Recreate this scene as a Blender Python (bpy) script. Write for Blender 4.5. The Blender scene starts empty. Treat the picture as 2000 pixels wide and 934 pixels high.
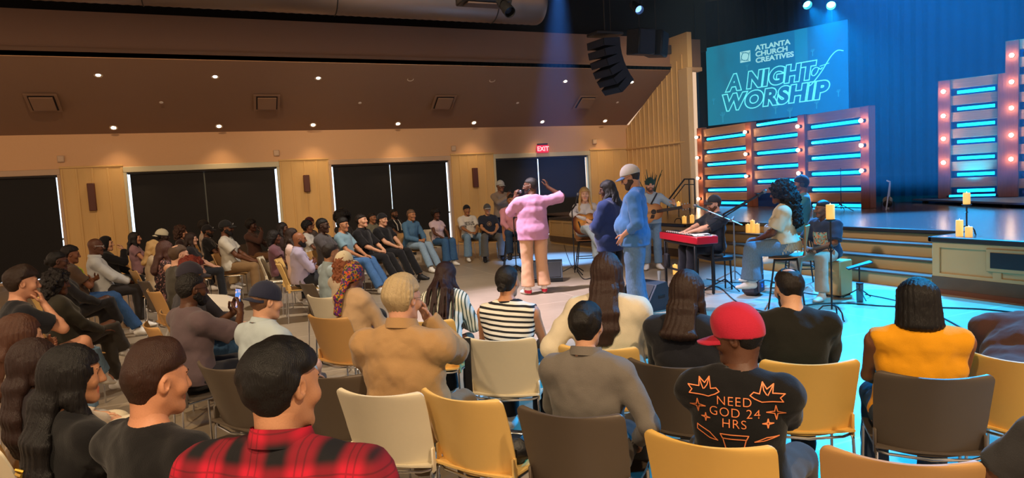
import bpy, math, random
import numpy as np
from mathutils import Vector, Matrix
from mathutils.bvhtree import BVHTree

SC = bpy.context.scene
COL = SC.collection
V3 = lambda *a: np.array(a, float)

# ------------------------------------------------------------------ camera
FPX, PITCH, ROLL, YAW, EYE = 1299.0, math.radians(4.65), math.radians(-3.136), math.radians(23.475), 1.72
c_fw = V3(math.sin(YAW)*math.cos(PITCH), math.cos(YAW)*math.cos(PITCH), -math.sin(PITCH))
_r0 = V3(math.cos(YAW), -math.sin(YAW), 0); _u0 = np.cross(_r0, c_fw)
c_r = _r0*math.cos(ROLL)+_u0*math.sin(ROLL); c_u = -_r0*math.sin(ROLL)+_u0*math.cos(ROLL)
c_o = V3(0, 0, EYE)
def ray(x, y): return c_fw+(x-1000)/FPX*c_r-(y-467)/FPX*c_u
def atz(x, y, z): d = ray(x, y); return c_o+d*((z-EYE)/d[2])
def atx(x, y, X): d = ray(x, y); return c_o+d*(X/d[0])
def aty(x, y, Y): d = ray(x, y); return c_o+d*(Y/d[1])
def atd(x, y, D): return c_o+ray(x, y)*D
cd = bpy.data.cameras.new('camera'); cam = bpy.data.objects.new('camera', cd); COL.objects.link(cam)
m = Matrix.Identity(4)
for i in range(3):
    m[i][0], m[i][1], m[i][2], m[i][3] = c_r[i], c_u[i], -c_fw[i], c_o[i]
cam.matrix_world = m
cd.sensor_fit = 'HORIZONTAL'; cd.sensor_width = 36.0; cd.lens = 36.0*FPX/2000.0; cd.clip_start = .05; cd.clip_end = 200
SC.camera = cam

# ------------------------------------------------------------------ world, exposure
SC.view_settings.view_transform = 'Standard'; SC.view_settings.look = 'None'
SC.view_settings.gamma = 1.0; SC.view_settings.use_curve_mapping = False
SC.view_settings.exposure = 0.0
SC.cycles.use_denoising = True
SC.cycles.max_bounces = 6; SC.cycles.diffuse_bounces = 3; SC.cycles.glossy_bounces = 3; SC.cycles.volume_bounces = 0
SC.cycles.transmission_bounces = 3; SC.cycles.transparent_max_bounces = 6
SC.cycles.sample_clamp_indirect = 4.0; SC.cycles.caustics_reflective = False; SC.cycles.caustics_refractive = False
W = bpy.data.worlds.new('room_ambience'); SC.world = W; W.use_nodes = True
W.node_tree.nodes['Background'].inputs[0].default_value = (.42, .34, .30, 1)
W.node_tree.nodes['Background'].inputs[1].default_value = .10

def lamp(name, kind, loc, energy, col, target=None, parent=None, **kw):
    l = bpy.data.lights.new(name, kind); l.energy = energy; l.color = col
    for k, v in kw.items(): setattr(l, k, v)
    o = bpy.data.objects.new(name, l); COL.objects.link(o)
    o.location = loc
    if target is not None:
        d = Vector(target)-Vector(loc); o.rotation_euler = d.to_track_quat('-Z', 'Y').to_euler()
    if parent is not None: o.parent = parent
    return o
WARM = (1.0, .66, .36); WHITE = (1.0, .86, .80); CYAN = (.0, .42, 1.0); BLUE = (.05, .25, 1.0)
# ------------------------------------------------------------------ roof lamps and added fill spots (the downlights carry their own)
E_DOWN = 50
W.node_tree.nodes['Background'].inputs[0].default_value = (1.0, .68, .45, 1)
W.node_tree.nodes['Background'].inputs[1].default_value = .85
for x, y, e, tx, ty, tz, c, col in ((-3, -1.5, 1300, -.6, 1.7, 0, 95, (1.0, .74, .46)), (1.8, -2.5, 1500, 1.6, 0.9, 0, 74, (1.0, .74, .46)), (-2.5, 4, 800, -.3, 7.2, 0, 95, (1.0, .74, .46)),
                          (-1.5, 9, 900, -1.8, 19, 1.6, 80, (1, .66, .38)), (2.8, 9, 1000, 6.5, 19, 1.4, 70, (1, .74, .48)), (9.5, 10.5, 900, 12.4, 17, 1.8, 60, (1, .82, .62)), (2.2, 9.0, 1500, 2.4, 9.6, 0, 82, (1, .86, .72)), (2.5, 8.2, 1500, 9.0, 7.2, .2, 34, (1, .80, .66))):  # this row is added fill: window wall, side wall, centre floor, stage steps
    lamp('house_and_fill_lamp', 'SPOT', (x, y, 6.6), e, col, (tx, ty, tz), spot_size=math.radians(c), spot_blend=.7, shadow_soft_size=.12)
lamp('key_lamp', 'SPOT', (1.5, 9.0, 7.0), 5200, (.84, .74, 1.0), (4.2, 8.2, 0), spot_size=math.radians(40), spot_blend=.7, shadow_soft_size=.10)
lamp('front_key_lamp', 'SPOT', (5.0, 3.5, 7.0), 800, (1, .88, 1), (6.2, 8.8, .9), spot_size=math.radians(30), spot_blend=.8, shadow_soft_size=.10)
lamp('cyan_wash_lamp', 'SPOT', (9.5, 4.0, 6.9), 6800, CYAN, (6.0, 3.2, 0), spot_size=math.radians(66), spot_blend=.6, shadow_soft_size=.12)
lamp('cyan_stage_lamp', 'SPOT', (11.0, 9.0, 6.9), 17000, (.02, .33, 1), (10.4, 6.6, .7), spot_size=math.radians(66), spot_blend=.5, shadow_soft_size=.12)
lamp('blue_beam_lamp', 'SPOT', tuple(atd(1092, -60, 12.0)), 13000, (.12, .36, 1.0), tuple(atd(1085, 440, 14.5)), spot_size=math.radians(26), spot_blend=.8, shadow_soft_size=.10)
lamp('curtain_lamp', 'SPOT', (14.0, 8.0, 7.2), 1300, (.0, .36, 1.0), (18.5, 9.5, 5.5), spot_size=math.radians(85), spot_blend=.8, shadow_soft_size=.12)
lamp('cyan_back_lamp', 'SPOT', (15.2, 8.6, 7.15), 1600, (.0, .52, 1.0), (17.2, 10.5, 4.8), spot_size=math.radians(100), spot_blend=.9, shadow_soft_size=.12)

# ------------------------------------------------------------------ materials
_mats = {}
def lin(c):
    return tuple(((x/12.92) if x <= .04045 else ((x+.055)/1.055)**2.4) for x in c)
def hexc(h):
    h = h.lstrip('#'); return lin(tuple(int(h[i:i+2], 16)/255 for i in (0, 2, 4)))
def mat(name, col, rough=.6, metal=0.0, emit=None, estr=0.0, bump=0.0, bscale=40.0, stretch=(1, 1, 1), var=0.0, spec=.5, alpha=1.0, sheen=0.0, trans=0.0):
    """a plain procedural material; col is sRGB hex or linear rgb; var mixes a little noise into the colour"""
    key = name
    if key in _mats: return _mats[key]
    if isinstance(col, str): col = hexc(col)
    M = bpy.data.materials.new(name); M.use_nodes = True
    nt = M.node_tree; b = nt.nodes['Principled BSDF']
    b.inputs['Base Color'].default_value = (*col, 1); b.inputs['Roughness'].default_value = rough
    b.inputs['Metallic'].default_value = metal; b.inputs['Specular IOR Level'].default_value = spec
    if sheen: b.inputs['Sheen Weight'].default_value = sheen
    if trans: b.inputs['Transmission Weight'].default_value = trans
    if alpha < 1: b.inputs['Alpha'].default_value = alpha
    if emit is not None:
        if isinstance(emit, str): emit = hexc(emit)
        b.inputs['Emission Color'].default_value = (*emit, 1); b.inputs['Emission Strength'].default_value = estr
    if bump or var:
        tc = nt.nodes.new('ShaderNodeTexCoord'); mp = nt.nodes.new('ShaderNodeMapping'); n = nt.nodes.new('ShaderNodeTexNoise')
        mp.inputs['Scale'].default_value = stretch
        n.inputs['Scale'].default_value = bscale; n.inputs['Detail'].default_value = 4
        nt.links.new(tc.outputs['Object'], mp.inputs[0]); nt.links.new(mp.outputs[0], n.inputs['Vector'])
        if bump:
            bp = nt.nodes.new('ShaderNodeBump'); bp.inputs['Strength'].default_value = bump; bp.inputs['Distance'].default_value = .01
            nt.links.new(n.outputs[0], bp.inputs['Height']); nt.links.new(bp.outputs[0], b.inputs['Normal'])
        if var:
            mx = nt.nodes.new('ShaderNodeMix'); mx.data_type = 'RGBA'
            mx.inputs[6].default_value = (*[max(0, c*(1-var)) for c in col], 1); mx.inputs[7].default_value = (*[min(1, c*(1+var)) for c in col], 1)
            nt.links.new(n.outputs[0], mx.inputs[0]); nt.links.new(mx.outputs[2], b.inputs['Base Color'])
    _mats[key] = M
    return M
def pattern(name, fn, rough=.8):
    """a procedural material whose colour is built by fn(nodes, links, texcoord) -> colour socket"""
    if name in _mats: return _mats[name]
    M = bpy.data.materials.new(name); M.use_nodes = True; nt = M.node_tree; b = nt.nodes['Principled BSDF']
    b.inputs['Roughness'].default_value = rough
    tc = nt.nodes.new('ShaderNodeTexCoord')
    nt.links.new(fn(nt, tc), b.inputs['Base Color'])
    _mats[name] = M
    return M
def nd(nt, t, **kw):
    n = nt.nodes.new(t)
    for k, v in kw.items(): setattr(n, k, v)
    return n
def math_n(nt, op, a, b=None):
    n = nd(nt, 'ShaderNodeMath', operation=op)
    for i, x in enumerate((a, b)):
        if x is None: continue
        if isinstance(x, (int, float)): n.inputs[i].default_value = x
        else: nt.links.new(x, n.inputs[i])
    return n.outputs[0]
def mix_n(nt, f, a, b):
    n = nd(nt, 'ShaderNodeMix', data_type='RGBA')
    for i, x in ((0, f), (6, a), (7, b)):
        if isinstance(x, (int, float)): n.inputs[i].default_value = x
        elif isinstance(x, tuple): n.inputs[i].default_value = (*x, 1)
        else: nt.links.new(x, n.inputs[i])
    return n.outputs[2]
def sep(nt, tc):
    s = nd(nt, 'ShaderNodeSeparateXYZ'); nt.links.new(tc.outputs['Object'], s.inputs[0]); return s.outputs
def stripes_mat(name, ca, cb, period, duty=.5, axis=2, slant=0.0):
    ca, cb = hexc(ca), hexc(cb)
    def f(nt, tc):
        o = sep(nt, tc)
        a = math_n(nt, 'ADD', o[axis], math_n(nt, 'MULTIPLY', o[0 if axis else 1], slant))
        fr = math_n(nt, 'FRACT', math_n(nt, 'MULTIPLY', math_n(nt, 'ADD', a, 5.0), 1/period))
        return mix_n(nt, math_n(nt, 'GREATER_THAN', fr, duty), ca, cb)
    return pattern(name, f)
def plaid_mat(name):
    def f(nt, tc):
        o = sep(nt, tc); red = hexc('c01030'); blk = hexc('0b0a10')
        def band(s, per, off):
            fr = math_n(nt, 'FRACT', math_n(nt, 'MULTIPLY', math_n(nt, 'ADD', s, 5.0+off), 1/per))
            tri = math_n(nt, 'ABSOLUTE', math_n(nt, 'SUBTRACT', fr, .5))
            r = nd(nt, 'ShaderNodeMapRange'); r.interpolation_type = 'SMOOTHSTEP'; nt.links.new(tri, r.inputs[0])
            r.inputs[1].default_value = .12; r.inputs[2].default_value = .34; r.inputs[3].default_value = 1; r.inputs[4].default_value = 0
            ln = math_n(nt, 'LESS_THAN', math_n(nt, 'ABSOLUTE', math_n(nt, 'SUBTRACT', tri, .42)), .018)
            return r.outputs[0], ln
        a, la = band(o[0], .125, .03); b, lb = band(o[2], .118, 0)
        s = math_n(nt, 'MULTIPLY', math_n(nt, 'ADD', a, b), .5)
        s = math_n(nt, 'POWER', s, .75)
        c = mix_n(nt, s, red, blk)
        l = math_n(nt, 'MULTIPLY', math_n(nt, 'MAXIMUM', la, lb), .4)
        return mix_n(nt, l, c, blk)
    return pattern(name, f, .9)
def blotch_mat(name, cols, scale, thr):
    """noise blotches of several colours (printed scarf, floral dress)"""
    cols = [hexc(c) for c in cols]
    def f(nt, tc):
        cur = cols[0]
        for i, c in enumerate(cols[1:]):
            mp = nd(nt, 'ShaderNodeMapping'); mp.inputs['Location'].default_value = (3.1*i, 1.7*i, 5.3*i)
            nt.links.new(tc.outputs['Object'], mp.inputs[0])
            n = nd(nt, 'ShaderNodeTexNoise'); n.inputs['Scale'].default_value = scale*(1+.25*i); n.inputs['Detail'].default_value = 2
            nt.links.new(mp.outputs[0], n.inputs['Vector'])
            cur = mix_n(nt, math_n(nt, 'GREATER_THAN', n.outputs[0], thr), cur, c)
        return cur
    return pattern(name, f)

# ------------------------------------------------------------------ mesh helpers
def tag(o, label, cat, group=None, kind=None):
    if label: o['label'] = label
    if cat: o['category'] = cat
    if group: o['group'] = group
    if kind: o['kind'] = kind
    return o
def empty(name, loc=(0, 0, 0), rz=0.0, label=None, cat=None, group=None):
    o = bpy.data.objects.new(name, None); COL.objects.link(o); o.location = tuple(loc); o.rotation_euler = (0, 0, rz)
    o.empty_display_size = .1
    return tag(o, label, cat, group)
def mesh_np(name, v, quads=None, faces=None, mats=None, smooth=True, midx=None):
    me = bpy.data.meshes.new(name)
    v = np.asarray(v, np.float32)
    if faces is not None:
        me.from_pydata([tuple(map(float, p)) for p in v], [], faces)
    else:
        q = np.asarray(quads, np.int32); n = len(q)
        me.vertices.add(len(v)); me.vertices.foreach_set('co', v.ravel())
        me.loops.add(n*4); me.loops.foreach_set('vertex_index', q.ravel())
        me.polygons.add(n); me.polygons.foreach_set('loop_start', np.arange(0, n*4, 4, dtype=np.int32))
        try: me.polygons.foreach_set('loop_total', np.full(n, 4, np.int32))
        except Exception: pass
        me.update(calc_edges=True)
    for mm in (mats or []): me.materials.append(mm)
    if midx is not None: me.polygons.foreach_set('material_index', np.asarray(midx, np.int32))
    me.polygons.foreach_set('use_smooth', np.full(len(me.polygons), smooth, bool))
    me.update()
    return me
def link(name, me, parent=None, loc=None, rz=None):
    o = bpy.data.objects.new(name, me); COL.objects.link(o)
    if parent is not None: o.parent = parent
    if loc is not None: o.location = tuple(loc)
    if rz is not None: o.rotation_euler = (0, 0, rz)
    return o
class MB:
    """collects boxes, tubes, lathes and plates into one mesh"""
    def __init__(s): s.v = []; s.f = []; s.sm = []; s.mi = []; s.cur = 0
    def add(s, v, f, smooth):
        b = len(s.v); s.v += [tuple(map(float, p)) for p in v]; s.f += [tuple(b+i for i in q) for q in f]; s.sm += [smooth]*len(f); s.mi += [s.cur]*len(f); return s
    def box(s, c, d, R=None, bev=0.0):
        """c centre, d full size; bev chamfers the edges"""
        hx, hy, hz = (x/2 for x in d); b = min(bev, hx*.9, hy*.9, hz*.9)
        if b <= 0:
            v = [(x, y, z) for z in (-hz, hz) for y in (-hy, hy) for x in (-hx, hx)]
            f = [(0, 2, 3, 1), (4, 5, 7, 6), (0, 1, 5, 4), (2, 6, 7, 3), (0, 4, 6, 2), (1, 3, 7, 5)]
        else:
            v = []; idx = {}
            for sx in (-1, 1):
                for sy in (-1, 1):
                    for sz in (-1, 1):
                        for ax, p in enumerate(((hx, hy-b, hz-b), (hx-b, hy, hz-b), (hx-b, hy-b, hz))):
                            idx[sx, sy, sz, ax] = len(v); v.append((sx*p[0], sy*p[1], sz*p[2]))
            f = []
            for ax in range(3):
                o1, o2 = [k for k in range(3) if k != ax]
                for sg in (-1, 1):
                    q = []
                    for a, c2 in ((-1, -1), (1, -1), (1, 1), (-1, 1)):
                        t = [0, 0, 0]; t[ax] = sg; t[o1] = a; t[o2] = c2; q.append(idx[(*t, ax)])
                    if (sg > 0) != (ax == 1): f.append(tuple(q))
                    else: f.append(tuple(q[::-1]))
                for s1 in (-1, 1):
                    for s2 in (-1, 1):
                        t = [0, 0, 0]; t[o1] = s1; t[o2] = s2; qa = []
                        for e in (-1, 1):
                            t[ax] = e; qa.append((idx[(*t, o1)], idx[(*t, o2)]))
                        f.append((qa[0][0], qa[1][0], qa[1][1], qa[0][1]))
            for sx in (-1, 1):
                for sy in (-1, 1):
                    for sz in (-1, 1): f.append(tuple(idx[sx, sy, sz, a] for a in range(3)))
        v = np.array(v)
        if R is not None: v = v @ np.asarray(R).T
        return s.add(v+np.asarray(c, float), f, False)
    def tube(s, pts, r, n=8, caps=True, closed=False, smooth=True):
        pts = [np.asarray(p, float) for p in pts]; m = len(pts); rr = r if hasattr(r, '__len__') else [r]*m
        v = []; f = []; up = None
        for i, p in enumerate(pts):
            if closed: t = pts[(i+1) % m]-pts[i-1]
            else: t = pts[min(i+1, m-1)]-pts[max(i-1, 0)]
            t = t/(np.linalg.norm(t)+1e-12)
            if up is None: up = V3(0, 0, 1) if abs(t[2]) < .9 else V3(1, 0, 0)
            a = np.cross(up, t); a /= np.linalg.norm(a)+1e-12; b = np.cross(t, a); up = b
            for k in range(n):
                g = 2*math.pi*k/n; v.append(p+(a*math.cos(g)+b*math.sin(g))*rr[i])
        for i in range(m if closed else m-1):
            j = (i+1) % m
            for k in range(n):
                l = (k+1) % n; f.append((i*n+k, i*n+l, j*n+l, j*n+k))
        if caps and not closed:
            f.append(tuple(range(n))[::-1]); f.append(tuple((m-1)*n+k for k in range(n)))
        return s.add(v, f, smooth)
    def lathe(s, prof, c=(0, 0, 0), n=20, R=None, smooth=True):
        v = []; f = []; m = len(prof)
        for (r, z) in prof:
            for k in range(n): g = 2*math.pi*k/n; v.append((max(r, 1e-5)*math.cos(g), max(r, 1e-5)*math.sin(g), z))
        for i in range(m-1):
            for k in range(n): l = (k+1) % n; f.append((i*n+k, i*n+l, (i+1)*n+l, (i+1)*n+k))
        f.append(tuple(range(n))[::-1]); f.append(tuple((m-1)*n+k for k in range(n)))
        v = np.array(v)
        if R is not None: v = v @ np.asarray(R).T
        return s.add(v+np.asarray(c, float), f, smooth)
    def prism(s, poly, a, b, axis=2, smooth=False):
        """extrude a 2-D polygon from a to b along an axis; the polygon's coordinates are the other two axes in order"""
        o = [k for k in range(3) if k != axis]; v = []
        for w in (a, b):
            for p in poly: q = [0, 0, 0]; q[axis] = w; q[o[0]] = p[0]; q[o[1]] = p[1]; v.append(q)
        n = len(poly); f = [tuple(range(n))[::-1], tuple(range(n, 2*n))]+[(i, (i+1) % n, n+(i+1) % n, n+i) for i in range(n)]
        return s.add(v, f, smooth)
    def sheet(s, fn, nu, nv, th):
        """a thin curved plate: fn(u, v) -> (point, normal), u, v in 0..1"""
        A = []; B = []
        for j in range(nv+1):
            for i in range(nu+1):
                p, n = fn(i/nu, j/nv); A.append(np.asarray(p, float)+np.asarray(n)*th/2); B.append(np.asarray(p, float)-np.asarray(n)*th/2)
        k = len(A); w = nu+1; f = []
        for j in range(nv):
            for i in range(nu):
                a = j*w+i; f.append((a, a+1, a+w+1, a+w)); f.append((k+a, k+a+w, k+a+w+1, k+a+1))
        for i in range(nu): f.append((i, k+i, k+i+1, i+1)); a = nv*w+i; f.append((a, a+1, k+a+1, k+a))
        for j in range(nv): a = j*w; f.append((a, a+w, k+a+w, k+a)); a = j*w+nu; f.append((a, k+a, k+a+w, a+w))
        return s.add(A+B, f, True)
    def mesh(s, name, mats):
        if not isinstance(mats, (list, tuple)): mats = [mats]
        me = bpy.data.meshes.new(name); me.from_pydata(s.v, [], s.f)
        for mm in mats: me.materials.append(mm)
        me.polygons.foreach_set('use_smooth', s.sm); me.polygons.foreach_set('material_index', s.mi); me.update()
        import bmesh
        bm = bmesh.new(); bm.from_mesh(me); bmesh.ops.recalc_face_normals(bm, faces=bm.faces); bm.to_mesh(me); bm.free()
        try: me.set_sharp_from_angle(angle=math.radians(40))
        except Exception: pass
        return me
    def build(s, name, mats, parent=None, loc=None, rz=None): return link(name, s.mesh(name, mats), parent, loc, rz)
def copy_tree(o, parent=None):
    c = o.copy(); COL.objects.link(c)
    if parent is not None: c.parent = parent
    for ch in list(o.children): copy_tree(ch, c)
    return c
def Rz(a): c, s = math.cos(a), math.sin(a); return np.array([[c, -s, 0], [s, c, 0], [0, 0, 1.]])
def Rx(a): c, s = math.cos(a), math.sin(a); return np.array([[1, 0, 0], [0, c, -s], [0, s, c]])
def Ry(a): c, s = math.cos(a), math.sin(a); return np.array([[c, 0, s], [0, 1, 0], [-s, 0, c]])
def unit(v): v = np.asarray(v, float); return v/(np.linalg.norm(v)+1e-12)
def text_mesh(name, body, size, offset=0.0, bevel=0.0, fill=True, extrude=0.0, align='CENTER', spacing=1.0, line=1.0, shear=0.0, xscale=1.0):
    c = bpy.data.curves.new(name, 'FONT'); c.body = body; c.size = size; c.align_x = align; c.align_y = 'CENTER'
    c.offset = offset; c.bevel_depth = bevel; c.bevel_resolution = 0; c.extrude = extrude; c.space_character = spacing; c.space_line = line; c.shear = shear
    c.fill_mode = 'BOTH' if fill else 'NONE'; c.resolution_u = 6
    o = bpy.data.objects.new(name, c); COL.objects.link(o)
    dg = bpy.context.evaluated_depsgraph_get(); me = bpy.data.meshes.new_from_object(o.evaluated_get(dg))
    bpy.data.objects.remove(o); bpy.data.curves.remove(c)
    if xscale != 1.0:
        for v in me.vertices: v.co.x *= xscale
    return me
# ------------------------------------------------------------------ implicit surfaces (smooth unions of tapered ellipsoids), meshed with surface nets
def surface_nets(d, lo, v):
    s = d < 0
    c = s[:-1, :-1, :-1].astype(np.uint8)
    for a in (0, 1):
        for b in (0, 1):
            for e in (0, 1):
                if a+b+e: c += s[a:s.shape[0]-1+a, b:s.shape[1]-1+b, e:s.shape[2]-1+e]
    mask = (c > 0) & (c < 8)
    I = np.argwhere(mask)
    if len(I) == 0: return np.zeros((0, 3)), np.zeros((0, 4), int)
    idx = np.full(mask.shape, -1, np.int32); idx[mask] = np.arange(len(I), dtype=np.int32)
    pos = np.zeros((len(I), 3)); cnt = np.zeros(len(I))
    cs = [(a, b, e) for a in (0, 1) for b in (0, 1) for e in (0, 1)]
    dv = {k: d[I[:, 0]+k[0], I[:, 1]+k[1], I[:, 2]+k[2]] for k in cs}
    for p in cs:
        for ax in range(3):
            if p[ax] == 0:
                q = list(p); q[ax] = 1; q = tuple(q)
                a, b = dv[p], dv[q]; cr = (a < 0) != (b < 0)
                t = np.where(cr, a/np.where(cr, a-b, 1), 0)
                for k in range(3): pos[:, k] += cr*(p[k]+(t if k == ax else 0))
                cnt += cr
    vert = lo+(I+pos/cnt[:, None])*v
    Q = []
    for ax in range(3):
        o1, o2 = [k for k in range(3) if k != ax]
        A = [slice(None)]*3; B = [slice(None)]*3
        A[ax] = slice(0, -1); B[ax] = slice(1, None)
        for o in (o1, o2): A[o] = slice(1, -1); B[o] = slice(1, -1)
        cr = s[tuple(A)] != s[tuple(B)]
        E = np.argwhere(cr); E[:, o1] += 1; E[:, o2] += 1
        ins = s[E[:, 0], E[:, 1], E[:, 2]]
        def cell(d1, d2):
            T = E.copy(); T[:, o1] += d1; T[:, o2] += d2; return idx[T[:, 0], T[:, 1], T[:, 2]]
        q = np.stack([cell(-1, -1), cell(0, -1), cell(0, 0), cell(-1, 0)], 1)
        fl = ins if ax != 1 else ~ins
        q[~fl] = q[~fl][:, ::-1]
        Q.append(q)
    return vert, np.concatenate(Q)
def wob(X, Y, Z, f, seed):
    """cheap smooth noise in -1..1"""
    a, b, c = (seed*1.7) % 6.28, (seed*2.9) % 6.28, (seed*4.3) % 6.28
    u = np.sin(f*X+a+1.7*np.sin(f*.7*Y+b))+np.sin(f*1.1*Y+c+1.5*np.sin(f*.8*Z+a))+np.sin(f*.9*Z+b+1.6*np.sin(f*.75*X+c))
    return u/3
class Sdf:
    def __init__(s): s.p = []
    def add(s, a, b=None, ra=.05, rb=None, k=.02, R=None, cuts=(), sub=False):
        a = np.asarray(a, float); b = a if b is None else np.asarray(b, float)
        ra = np.array([ra]*3 if np.isscalar(ra) else ra, float); rb = ra if rb is None else np.array([rb]*3 if np.isscalar(rb) else rb, float)
        s.p.append((a, b, ra, rb, k, R, cuts, sub)); return s
    def mesh(s, v, post=None, pad=.02, clip=None):
        lo = np.min([np.minimum(p[0]-p[2].max(), p[1]-p[3].max()) for p in s.p if not p[7]], axis=0)-pad-2*v
        hi = np.max([np.maximum(p[0]+p[2].max(), p[1]+p[3].max()) for p in s.p if not p[7]], axis=0)+pad+2*v
        if clip is not None: lo = np.maximum(lo, clip[0]); hi = np.minimum(hi, clip[1])
        n = np.ceil((hi-lo)/v).astype(int)+1
        ax = [(lo[i]+np.arange(n[i])*v).astype(np.float32) for i in range(3)]
        d = np.full(n, .3, np.float32)
        for (a, b, ra, rb, k, R, cuts, sub) in s.p:
            mg = k+pad+2*v
            l = np.minimum(a-ra.max(), b-rb.max())-mg; h = np.maximum(a+ra.max(), b+rb.max())+mg
            i0 = np.clip(np.floor((l-lo)/v).astype(int), 0, n); i1 = np.clip(np.ceil((h-lo)/v).astype(int)+1, 0, n)
            if (i1 <= i0).any(): continue
            sl = tuple(slice(i0[i], i1[i]) for i in range(3))
            X = ax[0][sl[0]][:, None, None]; Y = ax[1][sl[1]][None, :, None]; Z = ax[2][sl[2]][None, None, :]
            qx, qy, qz = X-a[0], Y-a[1], Z-a[2]
            ba = b-a; L = ba@ba
            if L > 1e-10:
                t = np.clip((qx*ba[0]+qy*ba[1]+qz*ba[2])/L, 0, 1)
                qx, qy, qz = qx-ba[0]*t, qy-ba[1]*t, qz-ba[2]*t
            else: t = 0.0
            iso = R is None and ra[0] == ra[1] == ra[2] and rb[0] == rb[1] == rb[2]
            if iso: e = np.sqrt(qx*qx+qy*qy+qz*qz)-(ra[0]+(rb[0]-ra[0])*t)
            else:
                if R is not None: cx, cy, cz = (R[i][0]*qx+R[i][1]*qy+R[i][2]*qz for i in range(3))
                else: cx, cy, cz = qx, qy, qz
                rr = [ra[i]+(rb[i]-ra[i])*t for i in range(3)]
                k0 = np.sqrt((cx/rr[0])**2+(cy/rr[1])**2+(cz/rr[2])**2)
                k1 = np.sqrt((cx/rr[0]**2)**2+(cy/rr[1]**2)**2+(cz/rr[2]**2)**2)+1e-6
                e = k0*(k0-1)/k1
                e = np.where(k0 < .02, -min(ra.min(), rb.min()), e)
            for (cp, cn) in cuts:
                e = np.maximum(e, (X-cp[0])*cn[0]+(Y-cp[1])*cn[1]+(Z-cp[2])*cn[2])
            D = d[sl]
            if sub:
                hh = np.clip(.5-.5*(D+e)/k, 0, 1); d[sl] = D*(1-hh)+(-e)*hh+k*hh*(1-hh)
            else:
                hh = np.clip(.5+.5*(D-e)/k, 0, 1); d[sl] = D*(1-hh)+e*hh-k*hh*(1-hh)
        if post is not None: d = post(ax[0][:, None, None], ax[1][None, :, None], ax[2][None, None, :], d)
        d[0], d[-1], d[:, 0], d[:, -1], d[:, :, 0], d[:, :, -1] = (.1,)*6
        return surface_nets(d, lo, v)
def join(parts):
    V = []; Q = []; n = 0
    for v, q in parts:
        V.append(v); Q.append(q+n); n += len(v)
    return np.concatenate(V), np.concatenate(Q)

# ------------------------------------------------------------------ people
def skin_mat(h): return mat('skin_'+h, h, .5, bump=.08, bscale=220, var=.10, spec=.4)
def lip_mat(h):
    c = hexc(h); return mat('lips_'+h, (min(1, c[0]*.95+.02), c[1]*.62, c[2]*.62), .45)
def cloth(h, rough=.85): return mat('cloth_'+h+str(rough), h, rough, bump=.18, bscale=260, var=.06, sheen=.15, spec=.25)
def denim(h): return mat('denim_'+h, h, .85, bump=.3, bscale=90, stretch=(1, 1, .35), var=.28, spec=.2)
def hair_mat(h): return mat('hair_'+h, h, .48, bump=.45, bscale=420, stretch=(1, 1, .05), var=.45, spec=.35)
def curl_mat(h): return mat('curl_'+h, h, .55, bump=1.0, bscale=95, var=.35, spec=.35)

def ik(S, T, l1, l2, pole):
    d = T-S; L = np.linalg.norm(d); L2 = min(L, (l1+l2)*.995); dn = d/(L+1e-9); T = S+dn*L2
    x = (l1*l1-l2*l2+L2*L2)/(2*L2); h = math.sqrt(max(l1*l1-x*x, 0))
    p = pole-dn*(pole@dn); p = unit(p)
    return S+dn*x+p*h, T
ARM = {  # wrist (x outward), finger direction (x outward), palm normal, elbow pole, curl ; all for a right arm, x mirrored for the left
 'lap':   ((.10, .33, .07), (-.25, .95, -.15), (0, -.1, -1), (.8, -.5, -.3), .35),
 'clasp': ((.085, .34, .09), (-.85, .5, -.1), (-.3, -.4, -.8), (.9, -.4, -.4), .75),
 'knees': ((.07, .46, .12), (-.55, .6, -.5), (-.6, 0, -.6), (.6, -.3, -.4), .6),
 'cross': ((-.05, .235, .27), (-.9, .25, .35), (-.2, -1, -.1), (.9, .2, -.6), .5),
 'crossb': ((-.03, .20, .235), (-.9, -.1, .2), (.1, -1, .2), (.9, .2, -.7), .6),
 'belly': ((.05, .22, .15), (-.95, .25, .05), (0, -1, -.1), (.9, -.2, -.6), .5),
 'chin':  ((.04, .19, .47), (-.15, -.15, 1), (-.3, -.9, .1), (.5, .5, -.9), 1.0),
 'mouth': ((.05, .22, .52), (-.25, -.35, .9), (-.3, -.9, 0), (.5, .5, -.9), 1.0),
 'hang':  ((.27, .02, -.05), (0, .15, -1), (-1, 0, 0), (.4, -.9, 0), .4),
 'side':  ((.24, .10, .04), (0, .7, -.7), (-1, 0, -.2), (.7, -.8, 0), .5),
 'pocket': ((.215, .10, .02), (-.25, .5, -.9), (-1, 0, 0), (.8, -.7, 0), .4),
 'mic':   ((.10, .24, .50), (-.6, .35, .55), (-.3, -.9, -.2), (.7, .3, -.8), 1.25),
 'point': ((.20, .30, .66), (.0, .15, 1), (-.2, -1, .1), (.9, .3, -.2), .9),
 'phone': ((.055, .40, .40), (-.25, .25, .95), (-.9, -.3, 0), (.7, .1, -.8), .7),
 'keys':  ((.12, .43, .20), (-.1, .97, -.15), (0, -.1, -1), (.8, -.4, -.5), .45),
 'thigh': ((.14, .30, .09), (-.1, .9, -.3), (-.1, -.1, -1), (.9, -.5, 0), .3),
}
LEG = {  # knee, ankle offset from knee (x outward, y forward, z up is down to the floor)
 'feet':   ((.115, .43, 0), (.0, .03)), 'wide': ((.20, .40, 0), (.02, .02)), 'stretch': ((.11, .44, -.02), (.02, .26)),
 'narrow': ((.075, .44, 0), (.0, .0)), 'tuck': ((.11, .43, 0), (0, -.14)),
}
NP = 0
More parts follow.
